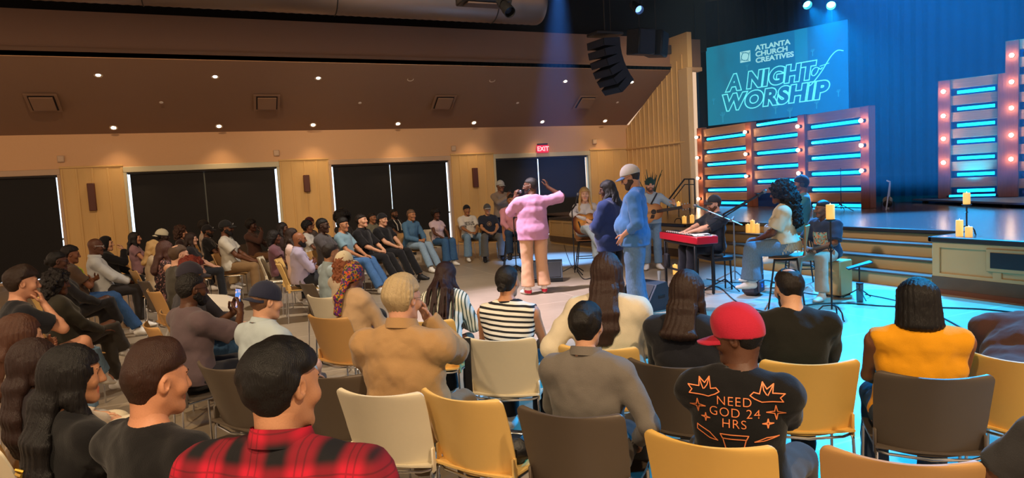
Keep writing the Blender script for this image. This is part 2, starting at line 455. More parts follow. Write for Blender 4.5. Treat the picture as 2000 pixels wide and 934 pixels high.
def person(label, at, z, yaw, pose='sit', group=None, sex='m', s=None, w=1.0, belly=0.0, lean=None, hp=4, hy=0, ht=0, aL='lap', aR='lap', legs='feet', legR=None, cross=0,
           skin='8d5a3c', hair=('short', '1a1411'), beard=None, glasses=None, cap=None, top=None, bot=None, shoe='e8e6e2', face=True, det=None, seat=.455, origin=None, lift=0.0, hscale=1.0, extra=None):
    """one seated or standing person; at = (x, y) of the head's top seen from the camera, z its height; returns (root, joints)"""
    global NP; NP += 1; seed = NP*7.31
    sit = pose == 'sit'
    if lean is None: lean = -5 if sit else 0
    hz_ = (lambda q: seat+.136*q) if sit else (lambda q: .955*q)
    R = lambda deg: Rx(-math.radians(deg))          # positive leans forward (+y)
    T = R(lean)
    hR = Rz(-math.radians(hy)) @ Rx(-math.radians(hp+lean*.35)) @ Ry(math.radians(ht))
    _o = hair[2] if len(hair) > 2 else {}
    TOPZ = .120+_o.get('t', .012)*1.05 if hair[0] != 'none' else .120
    if hair[0] == 'top': TOPZ = .125+_o.get('h', .012)
    if hair[0] == 'afro': TOPZ = .06+_o.get('r', .13)*.95
    if hair[0] == 'curls' and not cap: TOPZ = .055+_o.get('r', .125)*.80
    if cap: TOPZ = .145 if cap['k'] != 'trucker' else .158
    if s is None:
        up = ((T @ V3(0, -.02, .50))+(R(lean*.4+hp*.2) @ V3(0, .035, .152))+hR @ V3(0, -.01, TOPZ*hscale))[2]
        s = (z-lift-seat)/(up+.136) if sit else (z-lift)/(up+.955)
    P = V3(0, 0, hz_(s))
    tp = lambda x, y, zz: P+T @ (V3(x, y, zz)*s)
    rp = lambda x, y, zz: P+V3(x, y, zz)*s
    fem = sex == 'f'; sw = (.168 if fem else .19)*w
    NB = tp(0, -.02, .50); HC = NB+(R(lean*.4+hp*.2) @ V3(0, .035, .152))*s
    hp_ = lambda x, y, zz: HC+hR @ (V3(x, y, zz)*s*hscale)
    topv = hp_(0, -.01, TOPZ)
    if origin is None:
        rr0 = ray(*at); hw = atz(at[0], at[1], z) if abs(rr0[2]) > 1e-6 else c_o; cy, sy = math.cos(-math.radians(yaw)), math.sin(-math.radians(yaw))
        ox, oy = hw[0]-(cy*topv[0]-sy*topv[1]), hw[1]-(sy*topv[0]+cy*topv[1])
        origin = (ox, oy, lift)
    dist = float(np.dot(V3(*origin)+V3(0, 0, 1)-c_o, c_fw))
    if det is None: det = 0 if dist < 3.3 else 1 if dist < 6.8 else 2
    vb, vc, vh, vn = ((.013, .0085, .0058, .0045), (.014, .0115, .0068, .0055), (.017, .0155, .0095, .008))[det]
    root = empty('person', origin, -math.radians(yaw), label, 'person', group)
    J = {'P': P, 'NB': NB, 'HC': HC, 'hR': hR, 'T': T, 's': s, 'hp': hp_, 'tp': tp, 'root': root, 'dist': dist}
    # ---- limbs
    arms = {}
    for sd, spec in ((-1, aL), (1, aR)):
        wr, f, n, pole, curl = ARM[spec] if isinstance(spec, str) else spec
        M = V3(sd, 1, 1)
        sh = tp(sd*sw*.98, -.015, .412)
        el, wv = ik(sh, rp(*(np.array(wr)*V3(sd, 1, 1))), .285*s, .255*s, np.array(pole)*M)
        arms[sd] = (sh, el, wv, unit(np.array(f)*M), np.array(n)*M, curl)
    lg = {}
    for sd in (-1, 1):
        hip = rp(sd*.093*w, .0, -.015)
        if sit:
            kk, ak = LEG[legR if (legR and sd > 0) else legs]
            kn = P+V3(sd*kk[0]*w, kk[1], 0)*s; kn[2] = max(.50*s, P[2]-.03*s) if seat < .6 else P[2]-.03+kk[2]
            an = V3(kn[0]+sd*ak[0], kn[1]+ak[1]*s, .095)
            if seat > .6: an[2] = .28
            L = np.linalg.norm(an-kn); an = kn+(an-kn)*min(1, .43*s/L) if seat > .6 else an
            if cross == sd:
                kn = P+V3(sd*.02, .44, .105)*s; an = kn+V3(-sd*.20, .16, -.34)*s
            fd = V3(sd*.15, 1, 0) if cross != sd else unit(V3(-sd*.5, .75, -.3))
        else:
            kn = V3(sd*.095*w, .02, .50*s); an = V3(sd*.11*w, -.015, .095*s); fd = V3(sd*.28, 1, 0)
            if legs == 'stride' and sd > 0: kn = V3(.09, .10, .50*s); an = V3(.10, .10, .095)
        lg[sd] = (hip, kn, an, unit(fd))
    J['arms'] = arms; J['legs'] = lg
    RT = T.T
    def torso(S, t=0.0, k=.03, arm=True):
        e = V3(t, t, t)
        S.add(tp(0, 0, .0), None, V3(.165*w, .125+belly*.3, .115)*s+e*1.7, k=k, R=RT)
        S.add(tp(0, .005+belly*.3, .09), tp(0, .0, .26), V3((.140 if fem else .150)*w+belly*.5, .105+belly*.6, .10)*s+e, V3((.138 if fem else .158)*w+belly*.2, .105+belly*.3, .10)*s+e, k=k, R=RT)
        S.add(tp(0, -.005, .26), tp(0, -.012, .38), V3(.150*w, .115, .09)*s+e, V3(.155*w, .108, .09)*s+e, k=.05, R=RT)
        S.add(tp(-sw*.86, -.015, .425), tp(sw*.86, -.015, .425), .056*s+t, k=.05)
        for q in (-1, 1): S.add(tp(q*.03, -.03, .475), tp(q*sw*.85, -.02, .425), .045*s+t*.7, .046*s+t*.7, k=.04)
        S.add(tp(-sw*.3, -.03, .46), tp(sw*.3, -.03, .46), .045*s+t*.7, k=.04)
        if belly: S.add(tp(0, .05+belly*.7, .10), None, V3(.13*w, .10+belly*.5, .12)*s+e, k=.05, R=RT)
        if fem:
            for q in (-1, 1): S.add(tp(q*.072*w, .085, .30), None, .062*s+t, k=.035)
    # ---- body: trunk, limbs, head and hands in one mesh
    B = Sdf(); torso(B)
    B.add(tp(0, -.025, .45), hp_(0, -.03, -.06), .060*s*(.88 if fem else 1), .054*s*(.88 if fem else 1), k=.04)
    for sd in (-1, 1):
        sh, el, wv, f, n, c = arms[sd]; aw = (.86 if fem else 1)*(.75+.25*w)
        B.add(sh, el, .052*s*aw, .038*s*aw, k=.03); B.add(el, wv, .039*s*aw, .026*s*aw, k=.02); B.add(el+(wv-el)*.25, None, .042*s*aw, k=.02)
        hip, kn, an, fd = lg[sd]
        B.add(hip, kn, .085*s*w, .056*s, k=.03); B.add(kn, an, .053*s, .036*s, k=.02); B.add(an, an+fd*.10*s+V3(0, 0, -.045), .036*s, .028*s, k=.02)
    tv, tq = B.mesh(vb)
    parts = [(tv, tq)]
    H = Sdf(); HT = hR.T
    q = s*hscale; g = lambda *r: V3(*r)*q
    H.add(hp_(0, -.012, .03), None, g(.076, .096, .090), k=.02, R=HT)
    H.add(hp_(0, .032, .0), hp_(0, .046, -.072), g(.060, .055, .05), g(.044, .042, .036), k=.03, R=HT)
    H.add(hp_(-.04, .0, -.05), hp_(-.018, .07, -.098), .022*q, .018*q, k=.025); H.add(hp_(.04, .0, -.05), hp_(.018, .07, -.098), .022*q, .018*q, k=.025)
    H.add(hp_(0, .072, -.098), None, .021*q, k=.02)
    H.add(hp_(-.032, .076, .032), hp_(.032, .076, .032), .0145*q, k=.018)
    for e in (-1, 1):
        H.add(hp_(e*.042, .062, -.022), None, .026*q, k=.025)
        H.add(hp_(e*.031, .099, .010), None, .0145*q, k=.012, sub=True)
        H.add(hp_(e*.0775, -.008, .0), None, g(.011, .019, .031), k=.008, R=HT)
        H.add(hp_(e*.082, -.004, .002), None, g(.006, .010, .018), k=.004, R=HT, sub=True)
        H.add(hp_(e*.012, .098, -.028), None, .0085*q, k=.008)
    H.add(hp_(0, .093, .018), hp_(0, .112, -.024), .0085*q, .0125*q, k=.012)
    H.add(hp_(-.017, .088, -.055), hp_(.017, .088, -.055), .0075*q, k=.006); H.add(hp_(-.015, .086, -.067), hp_(.015, .086, -.067), .0085*q, k=.006)
    H.add(tp(0, -.025, .47), hp_(0, -.032, -.05), .059*s*(.88 if fem else 1), .053*s*(.88 if fem else 1), k=.035)
    hv, hq = H.mesh(vh); parts.append((hv, hq)); n0 = len(tq); n1 = len(hq)
    for sd in (-1, 1):
        sh, el, wv, f, n, curl = arms[sd]
        n = unit(n-f*(n@f)); side = np.cross(n, f)*(-sd)    # thumb side
        th = side
        M = np.array([th, n, f]); D = Sdf(); hs = s*(.92 if fem else 1)
        D.add(el+(wv-el)*.7, wv, .030*hs, .0255*hs, k=.01)
        D.add(wv+f*.012*hs, wv+f*.078*hs, V3(.026, .018, .02)*hs, V3(.036, .0135, .018)*hs, k=.018, R=M)
        for i, (o, L, r) in enumerate(((.0285, .070, .0088), (.0095, .078, .0090), (-.0095, .072, .0086), (-.0275, .056, .0076))):
            p = wv+(f*(.086-.004*abs(i-1))+th*o)*hs; dr = unit(f+th*(o*2.2))
            a = curl*(.55+.08*i); ang = 0
            for j, fr in enumerate((.45, .31, .24)):
                ang += a if j else a*.8
                dd = unit(dr*math.cos(ang)+n*math.sin(ang)); p2 = p+dd*L*fr*hs
                D.add(p, p2, r*(1-.10*j)*hs, r*(.92-.10*j)*hs, k=.004); p = p2
        p = wv+(f*.022+th*.022+n*.006)*hs; dd = unit(f*.62+th*.7+n*.25*(1+curl))
        p2 = p+dd*.040*hs; D.add(p, p2, .0135*hs, .0105*hs, k=.01); dd = unit(f*.8+th*.25+n*.35*curl)
        p3 = p2+dd*.032*hs; D.add(p2, p3, .0100*hs, .0092*hs, k=.004); p4 = p3+unit(dd+n*.3*curl)*.024*hs; D.add(p3, p4, .0092*hs, .0075*hs, k=.004)
        parts.append(D.mesh(vn)); J['hand%d' % sd] = (wv, f, n, th)
    bv, bq = join(parts)
    ctr = bv[bq[n0:n0+n1]].mean(1); lc = ((ctr-HC) @ hR)/q
    mi = np.zeros(len(bq), int)
    if face: mi[n0:n0+n1][(np.abs(lc[:, 0]) < .027) & (lc[:, 1] > .082) & (lc[:, 2] < -.0485) & (lc[:, 2] > -.0755)] = 1
    body = link('body', mesh_np('body', bv, bq, mats=[skin_mat(skin), lip_mat(skin)], midx=mi), root)
    # ---- face details
    hairc = hair[1]
    if face:
        E = MB(); er = .0118*q
        for e in (-1, 1):
            c = hp_(e*.031, .0735, .0095); b0 = len(E.f)
            E.cur = 0; E.lathe([(math.sin(t)*er, -math.cos(t)*er) for t in np.linspace(0.02, 3.12, 9)], c, 10, R=hR @ Rx(-math.pi/2))
            E.cur = 1; E.lathe([(.0074*q, er*.70), (.0058*q, er*.96), (.0, er*1.06)], c, 10, R=hR @ Rx(-math.pi/2))
        E.build('eyes', [mat('eye_white', 'e6ddd6', .25), mat('eye_iris', '20140e', .2)], root)
        Bw = MB()
        for e in (-1, 1): Bw.tube([hp_(e*.013, .0925, .030), hp_(e*.030, .093, .0365), hp_(e*.050, .078, .031)], [.0028*q, .0036*q, .002*q], 6)
        Bw.build('eyebrows', hair_mat(hairc if hairc not in ('d8c8a0', 'b8a888') else '6b4a2a'), root)
    # ---- hair
    style = hair[0]
    if style != 'none':
        S = Sdf(); opt = hair[2] if len(hair) > 2 else {}
        t = opt.get('t', .012); amp = opt.get('amp', .0010 if opt.get('strand') else .003); fr = opt.get('f', 90); fy = opt.get('fy', .0); hl = opt.get('hl', .040); nape = opt.get('nape', -.075)
        S.add(hp_(0, -.016, .032), None, g(.077+t, .097+t, .089+t*1.15), k=.02, R=HT)
        S.add(hp_(0, -.05, -.01), hp_(0, -.045, -.06), g(.062+t*.7, .05+t*.8, .05), g(.05+t*.6, .04+t*.6, .04), k=.03, R=HT)
        curtain = []
        bk = lambda x, y, zz: HC+(T @ V3(x, y, zz))*s
        if style == 'long':
            L = opt.get('L', .40); wd = opt.get('wd', .085)
            pts = [hp_(0, -.055, .02), hp_(0, -.095, -.10), bk(0, -.16, -.24), bk(0, -.165, -.18-L*.5), bk(0, -.155, -.10-L)]
            ws = [.085, .088, wd, wd*1.02, wd*.62]
            for i in range(4): S.add(pts[i], pts[i+1], V3(ws[i], .052 if i < 2 else .034, .03)*s, V3(ws[i+1], .045 if i < 1 else .030, .03)*s, k=.03, R=RT)
            if opt.get('front', 1):
                for e in (-1, 1):
                    S.add(hp_(e*.078, .0, .03), hp_(e*.083, -.005, -.08), g(.022, .045, .03), g(.024, .04, .03), k=.02, R=HT)
                    S.add(hp_(e*.083, -.005, -.08), bk(e*.105, .02, -.22-L*.12), g(.024, .04, .03), g(.025, .03, .02), k=.02, R=RT)
                    if opt.get('front', 1) > 1: S.add(bk(e*.105, .02, -.22), bk(e*.10, .10, -.22-L*.5), g(.03, .03, .02), g(.022, .02, .02), k=.02, R=RT)
        if style == 'bob':
            L = opt.get('L', .16)
            S.add(hp_(0, -.03, .04), hp_(0, -.035, -L+.03), g(.108, .108, .075), g(.126, .104, .050), k=.03, R=HT)
        if style == 'afro':
            r = opt.get('r', .13); S.add(hp_(0, -.025, .06), None, g(r, r, r*.95), k=.03, R=HT)
        if style == 'curls':
            r = opt.get('r', .125); L = opt.get('L', .25)
            bk0 = opt.get('bk', 0)
            if not cap: S.add(hp_(0, -.02-bk0*.3, .055), None, g(r*.86, r*.92, r*.80), k=.03, R=HT)
            S.add(hp_(0, -.055-bk0, -.02), hp_(0, -.075-bk0*1.5, -L), g(r*.98, r*.75, .06), g(r*.95, r*.5, .05), k=.04, R=HT)
        if style == 'bun':
            bp = opt.get('pos', (0, -.135, .06)); S.add(hp_(*bp), None, g(*opt.get('br', (.046, .038, .046))), k=.008, R=HT)
            (opt.get('hole', 1) and S.add(hp_(bp[0], bp[1]-.030, bp[2]+.004), None, .010*q, k=.012, sub=True))
        if style == 'top':
            S.add(hp_(0, .0, .075), None, g(.072, .092, .055+opt.get('h', .012)), k=.02, R=HT)
        if style in ('locs', 'braids'):
            rnd = random.Random(NP); L = opt.get('L', .38); nn = opt.get('n', 46); r0 = opt.get('r', .0095)
            for i in range(nn):
                a = math.radians(rnd.uniform(62, 298)); el_ = rnd.uniform(-.02, .085)
                rr_ = 1-max(0, el_)/.15
                p0 = hp_(math.sin(a)*.085*rr_, math.cos(a)*.102*rr_-.015, el_+.02)
                p1 = hp_(math.sin(a)*.105, math.cos(a)*.115-.015, -.07+rnd.uniform(-.02, .02))
                ll = L*rnd.uniform(.72, 1.0); sp = rnd.uniform(-.02, .02)
                fx = math.sin(a)*(.135+.02*rnd.random())+sp; fyv = math.cos(a)*.14-.03 if abs(math.sin(a)) < .85 else .03+opt.get('fwd', .0)
                p2 = bk(fx, min(fyv, .06), -.16); p3 = bk(fx+sp, min(fyv, .07)-.0, -.16-ll*.55); p4 = bk(fx+sp*1.6, min(fyv, .08), -.16-ll)
                for u, vv in ((p0, p1), (p1, p2), (p2, p3), (p3, p4)): S.add(u, vv, r0*q, r0*.9*q, k=.004)
        if style == 'pony':
            for u, vv, r1, r2 in (((0, -.10, .05), (0, -.145, .02), .03, .035), ((0, -.145, .02), (0, -.15, -.14), .035, .028), ((0, -.15, -.14), (0, -.13, -.26), .028, .012)): S.add(hp_(*u), hp_(*vv), r1*q, r2*q, k=.02)
        hv_ = vh*(1.0 if style not in ('locs', 'braids') else .95)
        def hpost(X, Y, Z, d):
            lx = ((X-HC[0])*hR[0][0]+(Y-HC[1])*hR[1][0]+(Z-HC[2])*hR[2][0])/q
            ly = ((X-HC[0])*hR[0][1]+(Y-HC[1])*hR[1][1]+(Z-HC[2])*hR[2][1])/q
            lz = ((X-HC[0])*hR[0][2]+(Y-HC[1])*hR[1][2]+(Z-HC[2])*hR[2][2])/q
            d = d+amp*wob(X, Y, Z, fr, seed).astype(np.float32)
            if style in ('curls', 'afro'): d = d+amp*.9*wob(X, Y, Z, fr*1.9, seed+1).astype(np.float32)*(lz > -.5)+amp*.5*(det < 2)*wob(X, Y, Z, fr*3.3, seed+4).astype(np.float32)
            if opt.get('strand'):
                d = d+.0016*np.sin(34*np.arctan2(lx, -ly+.02)+1.2*np.sin(9*lz+seed)+.8*np.sin(17*lz))+.0012*np.sin(71*np.arctan2(lx, -ly+.02)+2*np.sin(7*lz+seed))
            fw_ = opt.get('facew', .066)
            face_ = np.maximum(np.maximum(-(ly-fy), lz-(hl+.32*ly)), np.abs(lx)-fw_-opt.get('facex', .03)) if style not in ('long', 'curls', 'bob', 'locs', 'braids') else np.maximum(np.maximum(-(ly-.035), lz-(hl+.22*ly)), np.abs(lx)-fw_)
            if style in ('short', 'top', 'bald_ring', 'bun', 'pony'): d = d+.85*t*q*np.clip(1-face_/.028, 0, 1)*np.clip((.075-lz)/.03, 0, 1)
            d = np.maximum(d, -face_*q)
            if style in ('short', 'top', 'afro', 'bun', 'bald_ring', 'pony'): d = np.maximum(d, (nape-lz)*q)
            if style in ('short', 'top', 'bald_ring'):
                ear = np.sqrt((np.abs(lx)-.085)**2+((ly+.0)/1.0)**2+((lz+.006)/1.5)**2)-.030
                d = np.maximum(d, -ear*q)
            if style == 'bald_ring': d = np.maximum(d, (lz-opt.get('top', .055)+.25*ly)*q)
            if style in ('short', 'top', 'bald_ring', 'bun', 'pony'):
                d = d+(t*.95)*q*np.clip((.015-lz)/(.015-nape), 0, 1)**.8+(.0014 if det == 0 else 0)*wob(X, Y, Z, 210, seed+2)*(lz > -.02)
            if opt.get('crown'):    # thin patch on the crown
                d = np.maximum(d, -(np.sqrt(lx**2+(ly+.055)**2+(lz-.115)**2)-opt['crown'])*q)
            return d
        v_, q_ = S.mesh(hv_, hpost)
        if len(v_):
            hm = curl_mat(hairc) if style in ('afro', 'curls') or opt.get('curly') else hair_mat(hairc)
            ho = link('hair', mesh_np('hair', v_, q_, mats=[hm]), root)
            if opt.get('clip'):
                cb = MB(); cp = bk(*opt['clip'])
                for a in (-.5, .5):
                    cb.tube([cp+V3(-.025, 0, a*.03)*s, cp+V3(0, -.015, a*.05)*s, cp+V3(.025, 0, a*.03)*s], .006, 6)
                cb.tube([cp+V3(-.02, -.005, 0), cp+V3(.02, -.005, 0)], .008, 6); cb.build('hair_clip', mat('gold_clip', 'd8b04a', .3, .8), ho)
    # ---- beard
    if beard:
        S = Sdf(); bt = beard[1] if len(beard) > 1 else .006
        S.add(hp_(0, .034, -.02), hp_(0, .048, -.072), g(.060+bt, .053+bt, .045), g(.045+bt, .043+bt, .037+bt), k=.03, R=HT)
        S.add(hp_(-.046, .0, -.05), hp_(-.018, .07, -.099), (.020+bt)*q, (.018+bt)*q, k=.02); S.add(hp_(.046, .0, -.05), hp_(.018, .07, -.099), (.020+bt)*q, (.018+bt)*q, k=.02)
        S.add(hp_(0, .074, -.100), None, (.020+bt)*q, k=.02)
        S.add(hp_(-.022, .090, -.043), hp_(.022, .090, -.043), .0075*q, k=.004)
        def bpost(X, Y, Z, d):
            lx = ((X-HC[0])*hR[0][0]+(Y-HC[1])*hR[1][0]+(Z-HC[2])*hR[2][0])/q
            ly = ((X-HC[0])*hR[0][1]+(Y-HC[1])*hR[1][1]+(Z-HC[2])*hR[2][1])/q
            lz = ((X-HC[0])*hR[0][2]+(Y-HC[1])*hR[1][2]+(Z-HC[2])*hR[2][2])/q
            d = d+.0015*wob(X, Y, Z, 160, seed)
            d = np.maximum(d, np.where(np.abs(lx) < .028, lz+.036, lz+.036-.5*(np.abs(lx)-.028)-.3*np.maximum(0, .05-ly))*q)
            mouth = np.sqrt((lx/1.9)**2+((ly-.095)/2)**2+(lz+.061)**2)-.0125
            return np.maximum(d, -mouth*q)
        v_, q_ = S.mesh(vh, bpost)
        if len(v_): link('beard', mesh_np('beard', v_, q_, mats=[curl_mat(beard[0])]), root)
    # ---- cap, beanie, scarf, hood
    if cap:
        kind = cap['k']; back = -1 if cap.get('back') else 1; cm = cap.get('m') or cloth(cap['c'], .8)
        S = Sdf(); ct = .020
        S.add(hp_(0, -.014, .036), None, g(.079+ct*.8, .099+ct*.8, .092+ct*(1.1 if kind != 'trucker' else 1.7)), k=.02, R=HT)
        if kind == 'trucker': S.add(hp_(0, .03*back, .085), None, g(.072, .07, .062), k=.03, R=HT)
        zt = cap.get('zt', .030); sl = cap.get('sl', .16)*back
        if kind == 'scarf':
            S.add(hp_(0, -.09, .0), hp_(0, -.125, -.05), g(.06, .05, .05), g(.04, .035, .04), k=.03, R=HT)
            S.add(hp_(0, -.125, -.06), HC+T @ V3(-.03, -.19, -.20)*s, g(.035, .03, .03), g(.055, .022, .03), k=.02, R=HT)
            S.add(HC+T @ V3(-.03, -.19, -.20)*s, HC+T @ V3(-.05, -.185, -.36)*s, g(.055, .022, .03), g(.05, .014, .02), k=.02, R=HT)
        if kind == 'hood':
            S.add(hp_(0, -.04, -.03), hp_(0, -.06, -.13), g(.098, .09, .08), g(.115, .08, .06), k=.04, R=HT)
        if kind == 'visor_hat':
            S.add(hp_(0, -.01, zt+.01), None, g(.155, .175, .010), k=.012, R=HT)
        def cpost(X, Y, Z, d):
            lx = ((X-HC[0])*hR[0][0]+(Y-HC[1])*hR[1][0]+(Z-HC[2])*hR[2][0])/q
            ly = ((X-HC[0])*hR[0][1]+(Y-HC[1])*hR[1][1]+(Z-HC[2])*hR[2][1])/q
            lz = ((X-HC[0])*hR[0][2]+(Y-HC[1])*hR[1][2]+(Z-HC[2])*hR[2][2])/q
            if kind in ('cap', 'trucker'):
                d = np.maximum(d, (zt+sl*ly-lz)*q)
                an = np.arctan2(lx, ly+.014); d = d+.0012*np.exp(-(np.sin(an*3)/.06)**2)        # panel seams
                if kind == 'cap' and cap.get('back'):
                    gap = np.sqrt((lx/1.1)**2+(ly-.105)**2+((lz-zt-.0)/.9)**2)-.03; d = np.maximum(d, -gap*q)
            elif kind == 'beanie': d = np.maximum(d, (.028+.30*ly-lz)*q)+.002*np.sin(lz*260)*(lz < .07)
            elif kind == 'scarf':
                d = np.maximum(d, -np.maximum(np.maximum(-(ly-.01), lz-(.045+.25*ly)), -.3)*q)+.004*wob(X, Y, Z, 60, seed)
            elif kind == 'hood':
                d = np.maximum(d, -np.maximum(-(ly-.055), lz-(.09))*q)
                d = np.maximum(d, -(np.sqrt((lx/.062)**2+((lz+.005)/.095)**2)-1)*.06*q*np.where(ly > .0, 1, -1e3)) if False else d
                d = np.maximum(d, (ly-.075)*q)
            return d
        v_, q_ = S.mesh(vh*.9, cpost)
        nm = {'cap': 'cap', 'trucker': 'cap', 'beanie': 'beanie', 'scarf': 'head_scarf', 'hood': 'hood', 'visor_hat': 'hat'}[kind]
        co = link(nm, mesh_np(nm, v_, q_, mats=[cm]), root)
        if kind in ('cap', 'trucker'):
            bm_ = MB(); L = .078 if kind != 'trucker' else .098
            def brim(u, v):
                a = (u-.5)*2; x = a*.078; y0 = math.sqrt(max(0, 1-(x/.104)**2))*.108-.004
                y1 = y0+L*math.sqrt(max(0, 1-abs(a)**2.6))*v
                zz = zt+abs(sl)*.09-.012*v-.020*a*a-.25*(y1-y0)*.3
                return hp_(x, back*y1-.014*(back), zz), hR @ V3(0, 0, 1)
            bm_.sheet(brim, 16, 6, .006*q)
            bm_.build('brim', cap.get('bm') or cm, co)
            if cap.get('logo'):
                lb = MB(); lb.box(hp_(0, back*.112, zt+.045), (.034*q, .006, .030*q), R=hR @ Rx(-.25*back), bev=.002); lb.build('badge', mat('cap_badge_'+cap['logo'], cap['logo'], .6), co)
            bt_ = MB(); bt_.lathe([(.009*q, 0), (.007*q, .004), (0, .005)], hp_(0, -.014, .127+ct*(1.1 if kind != 'trucker' else 1.6)), 8, R=hR); bt_.build('button', cm, co)
    # ---- glasses
    if glasses:
        Gm = MB(); gr = .0016*q if glasses != 'e8e4e0' else .0026*q
        for e in (-1, 1):
            ring = [hp_(e*(.032+.023*math.cos(t)*1.05), .0985-.006*abs(math.cos(t)), .008+.018*math.sin(t)) for t in np.linspace(0, 2*math.pi, 17)[:-1]]
            Gm.tube(ring, gr, 5, closed=True)
            Gm.tube([hp_(e*.056, .093, .013), hp_(e*.080, .06, .015), hp_(e*.083, -.01, .012)], gr, 5)
        Gm.tube([hp_(-.009, .101, .012), hp_(0, .104, .014), hp_(.009, .101, .012)], gr, 5)
        Gm.build('glasses', mat('glasses_'+glasses, glasses, .3), root)
    # ---- top
    top = dict(dict(c='333333', sl='short', t=.014, hem=-.07), **(top or {}))
    tm = top.get('m') or cloth(top['c']); t = top['t']; amp = top.get('wr', .0055)
    S = Sdf(); torso(S, t, k=.035)
    long_ = top['sl'] == 'long'
    for sd in (-1, 1):
        sh, el, wv, f, n, c = arms[sd]; aw = (.86 if fem else 1)*(.75+.25*w)
        if top['sl'] == 'none': continue
        if long_:
            e1 = el+(wv-el)*top.get('cuff', .97); ft = top.get('fit', .010)
            t2 = t*.65; S.add(sh, el, (.050*aw)*s+t2+ft*.3, .041*s*aw+t2+ft*.4, k=.035); cuts = [(e1, unit(wv-el))]
            S.add(el, e1, .041*s*aw+t2+ft*.4, .031*s*aw+t2+ft*.3, k=.02, cuts=cuts)
        else:
            fr_ = top.get('cuff', .68); e1 = sh+(el-sh)*fr_; ft = top.get('fit', .016)
            t2 = t*.65; S.add(sh, e1, .050*s*aw+t2+ft*.3, .046*s*aw+t2+ft*.9, k=.035, cuts=[(e1, unit(el-sh))])
    hm_ = top['hem']; S.add(tp(0, belly*.35, .12), tp(0, belly*.12, hm_-.05), V3(.158*w+belly*.35, .118+belly*.5, .1)*s+t, V3(.172*w+belly*.15, .135+belly*.35, .1)*s+t, k=.03, R=RT)
    if top.get('hood'):
        S.add(tp(-.06, -.085, .49), tp(.06, -.085, .49), .045*s, k=.03); S.add(tp(-.08, -.02, .505), tp(-.06, -.085, .49), .033*s, k=.03); S.add(tp(.08, -.02, .505), tp(.06, -.085, .49), .033*s, k=.03)
    if top['sl'] == 'none':
        for sd in (-1, 1):
            sh = arms[sd][0]; S.add(sh+(T @ V3(sd*.055, 0, -.02))*s, None, V3(.052, .11, .095)*s, k=.012, R=RT, sub=True)
    hem = tp(0, 0, top['hem']); upv = T @ V3(0, 0, 1)
    def tpost(X, Y, Z, d):
        d = d+amp*wob(X, Y, Z, 26, seed).astype(np.float32)+amp*.6*wob(X, Y, Z, 55, seed+3).astype(np.float32)
        if det < 2: d = d+(amp*1.1*(np.abs(wob(X*.8+Z*.35, Y, Z*.6-X*.3, 33, seed+9))-.25)+amp*.35*np.abs(wob(X, Y, Z, 88, seed+11))).astype(np.float32)
        hz = (X-hem[0])*upv[0]+(Y-hem[1])*upv[1]+(Z-hem[2])*upv[2]
        if sit: hz = np.minimum(hz, 10)
        d = np.maximum(d, -hz) if top.get('cut', 1) else d
        nr = top.get('neck', .066)*s; nc = NB+(T @ V3(0, .012, .0))*s
        ax_ = unit(hp_(0, -.03, -.06)-tp(0, -.02, .45))
        qx, qy, qz = X-nc[0], Y-nc[1], Z-nc[2]; al = qx*ax_[0]+qy*ax_[1]+qz*ax_[2]
        rad = np.sqrt(np.maximum(qx*qx+qy*qy+qz*qz-al*al, 0))
        return np.maximum(d, np.where(al > -.07, np.minimum(nr-rad, .05), -1))
    tv, tq = S.mesh(vc, tpost)
    tname = top.get('n', 't_shirt' if not long_ else 'shirt')
    to = link(tname, mesh_np(tname, tv, tq, mats=[tm]), root); J['top'] = to; J['topg'] = (tv, tq)
    if top.get('collar'):
        cb = MB(); cc = hexc(top['collar']) if top['collar'] is not True else None; pts = []
        hgt = top.get('ch', .042)
        def colf(u, v):
            a = (u-.5)*2*2.75; r = .066*s+.010*v*s; zz = .012+hgt*(1-abs(v-.5)*2*.2) if v < .5 else .012+hgt*(1-(v-.5)*1.5)
            rr_ = (.068+.004*v+ (.0 if v < .5 else .022*(v-.5)))
            zz = hgt*(v*2) if v < .5 else hgt*(1-(v-.5)*1.7)
            return tp(math.sin(a)*rr_*1.10, -math.cos(a)*rr_*1.12-.010, .512+zz-.030*(1-math.cos(a))*.5), T @ V3(math.sin(a), -math.cos(a), 0)
        cb.sheet(colf, 28, 8, .004); cb.build('collar', tm if top['collar'] is True else cloth(top['collar']), to)
    elif top.get('rib', 1) and det < 2:
        rb = MB(); rr_ = top.get('neck', .066)*s+.002
        rb.tube([tp(math.sin(a)*rr_*1.05/s, -math.cos(a)*rr_*1.08/s-.008, .510-.036*(1-math.cos(a))*.5) for a in np.linspace(0, 2*math.pi, 25)[:-1]], .0085*s, 6, closed=True)
        rb.build('neckband', top.get('trim') or tm, to)
    # ---- trousers
    bot = dict(dict(c='22242a', bag=.010, len=.93), **(bot or {})); bmt = bot.get('m') or (denim(bot['c']) if bot.get('d') else cloth(bot['c']))
    S = Sdf(); bg = bot['bag']
    S.add(tp(0, 0, .0), None, V3(.165*w+.008, .125+.008+belly*.2, .115)*s, k=.03, R=RT); S.add(rp(0, .0, -.01), None, V3(.16*w, .12, .09)*s+.008, k=.03)
    for sd in (-1, 1):
        hip, kn, an, fd = lg[sd]; e1 = kn+(an-kn)*bot['len']
        S.add(hip, kn, .085*s*w+.012, .056*s+.012+bg*.6, k=.03); S.add(kn, e1, .054*s+.012+bg*.6, .038*s+.012+bg*1.6, k=.02, cuts=[(e1, unit(an-kn))])
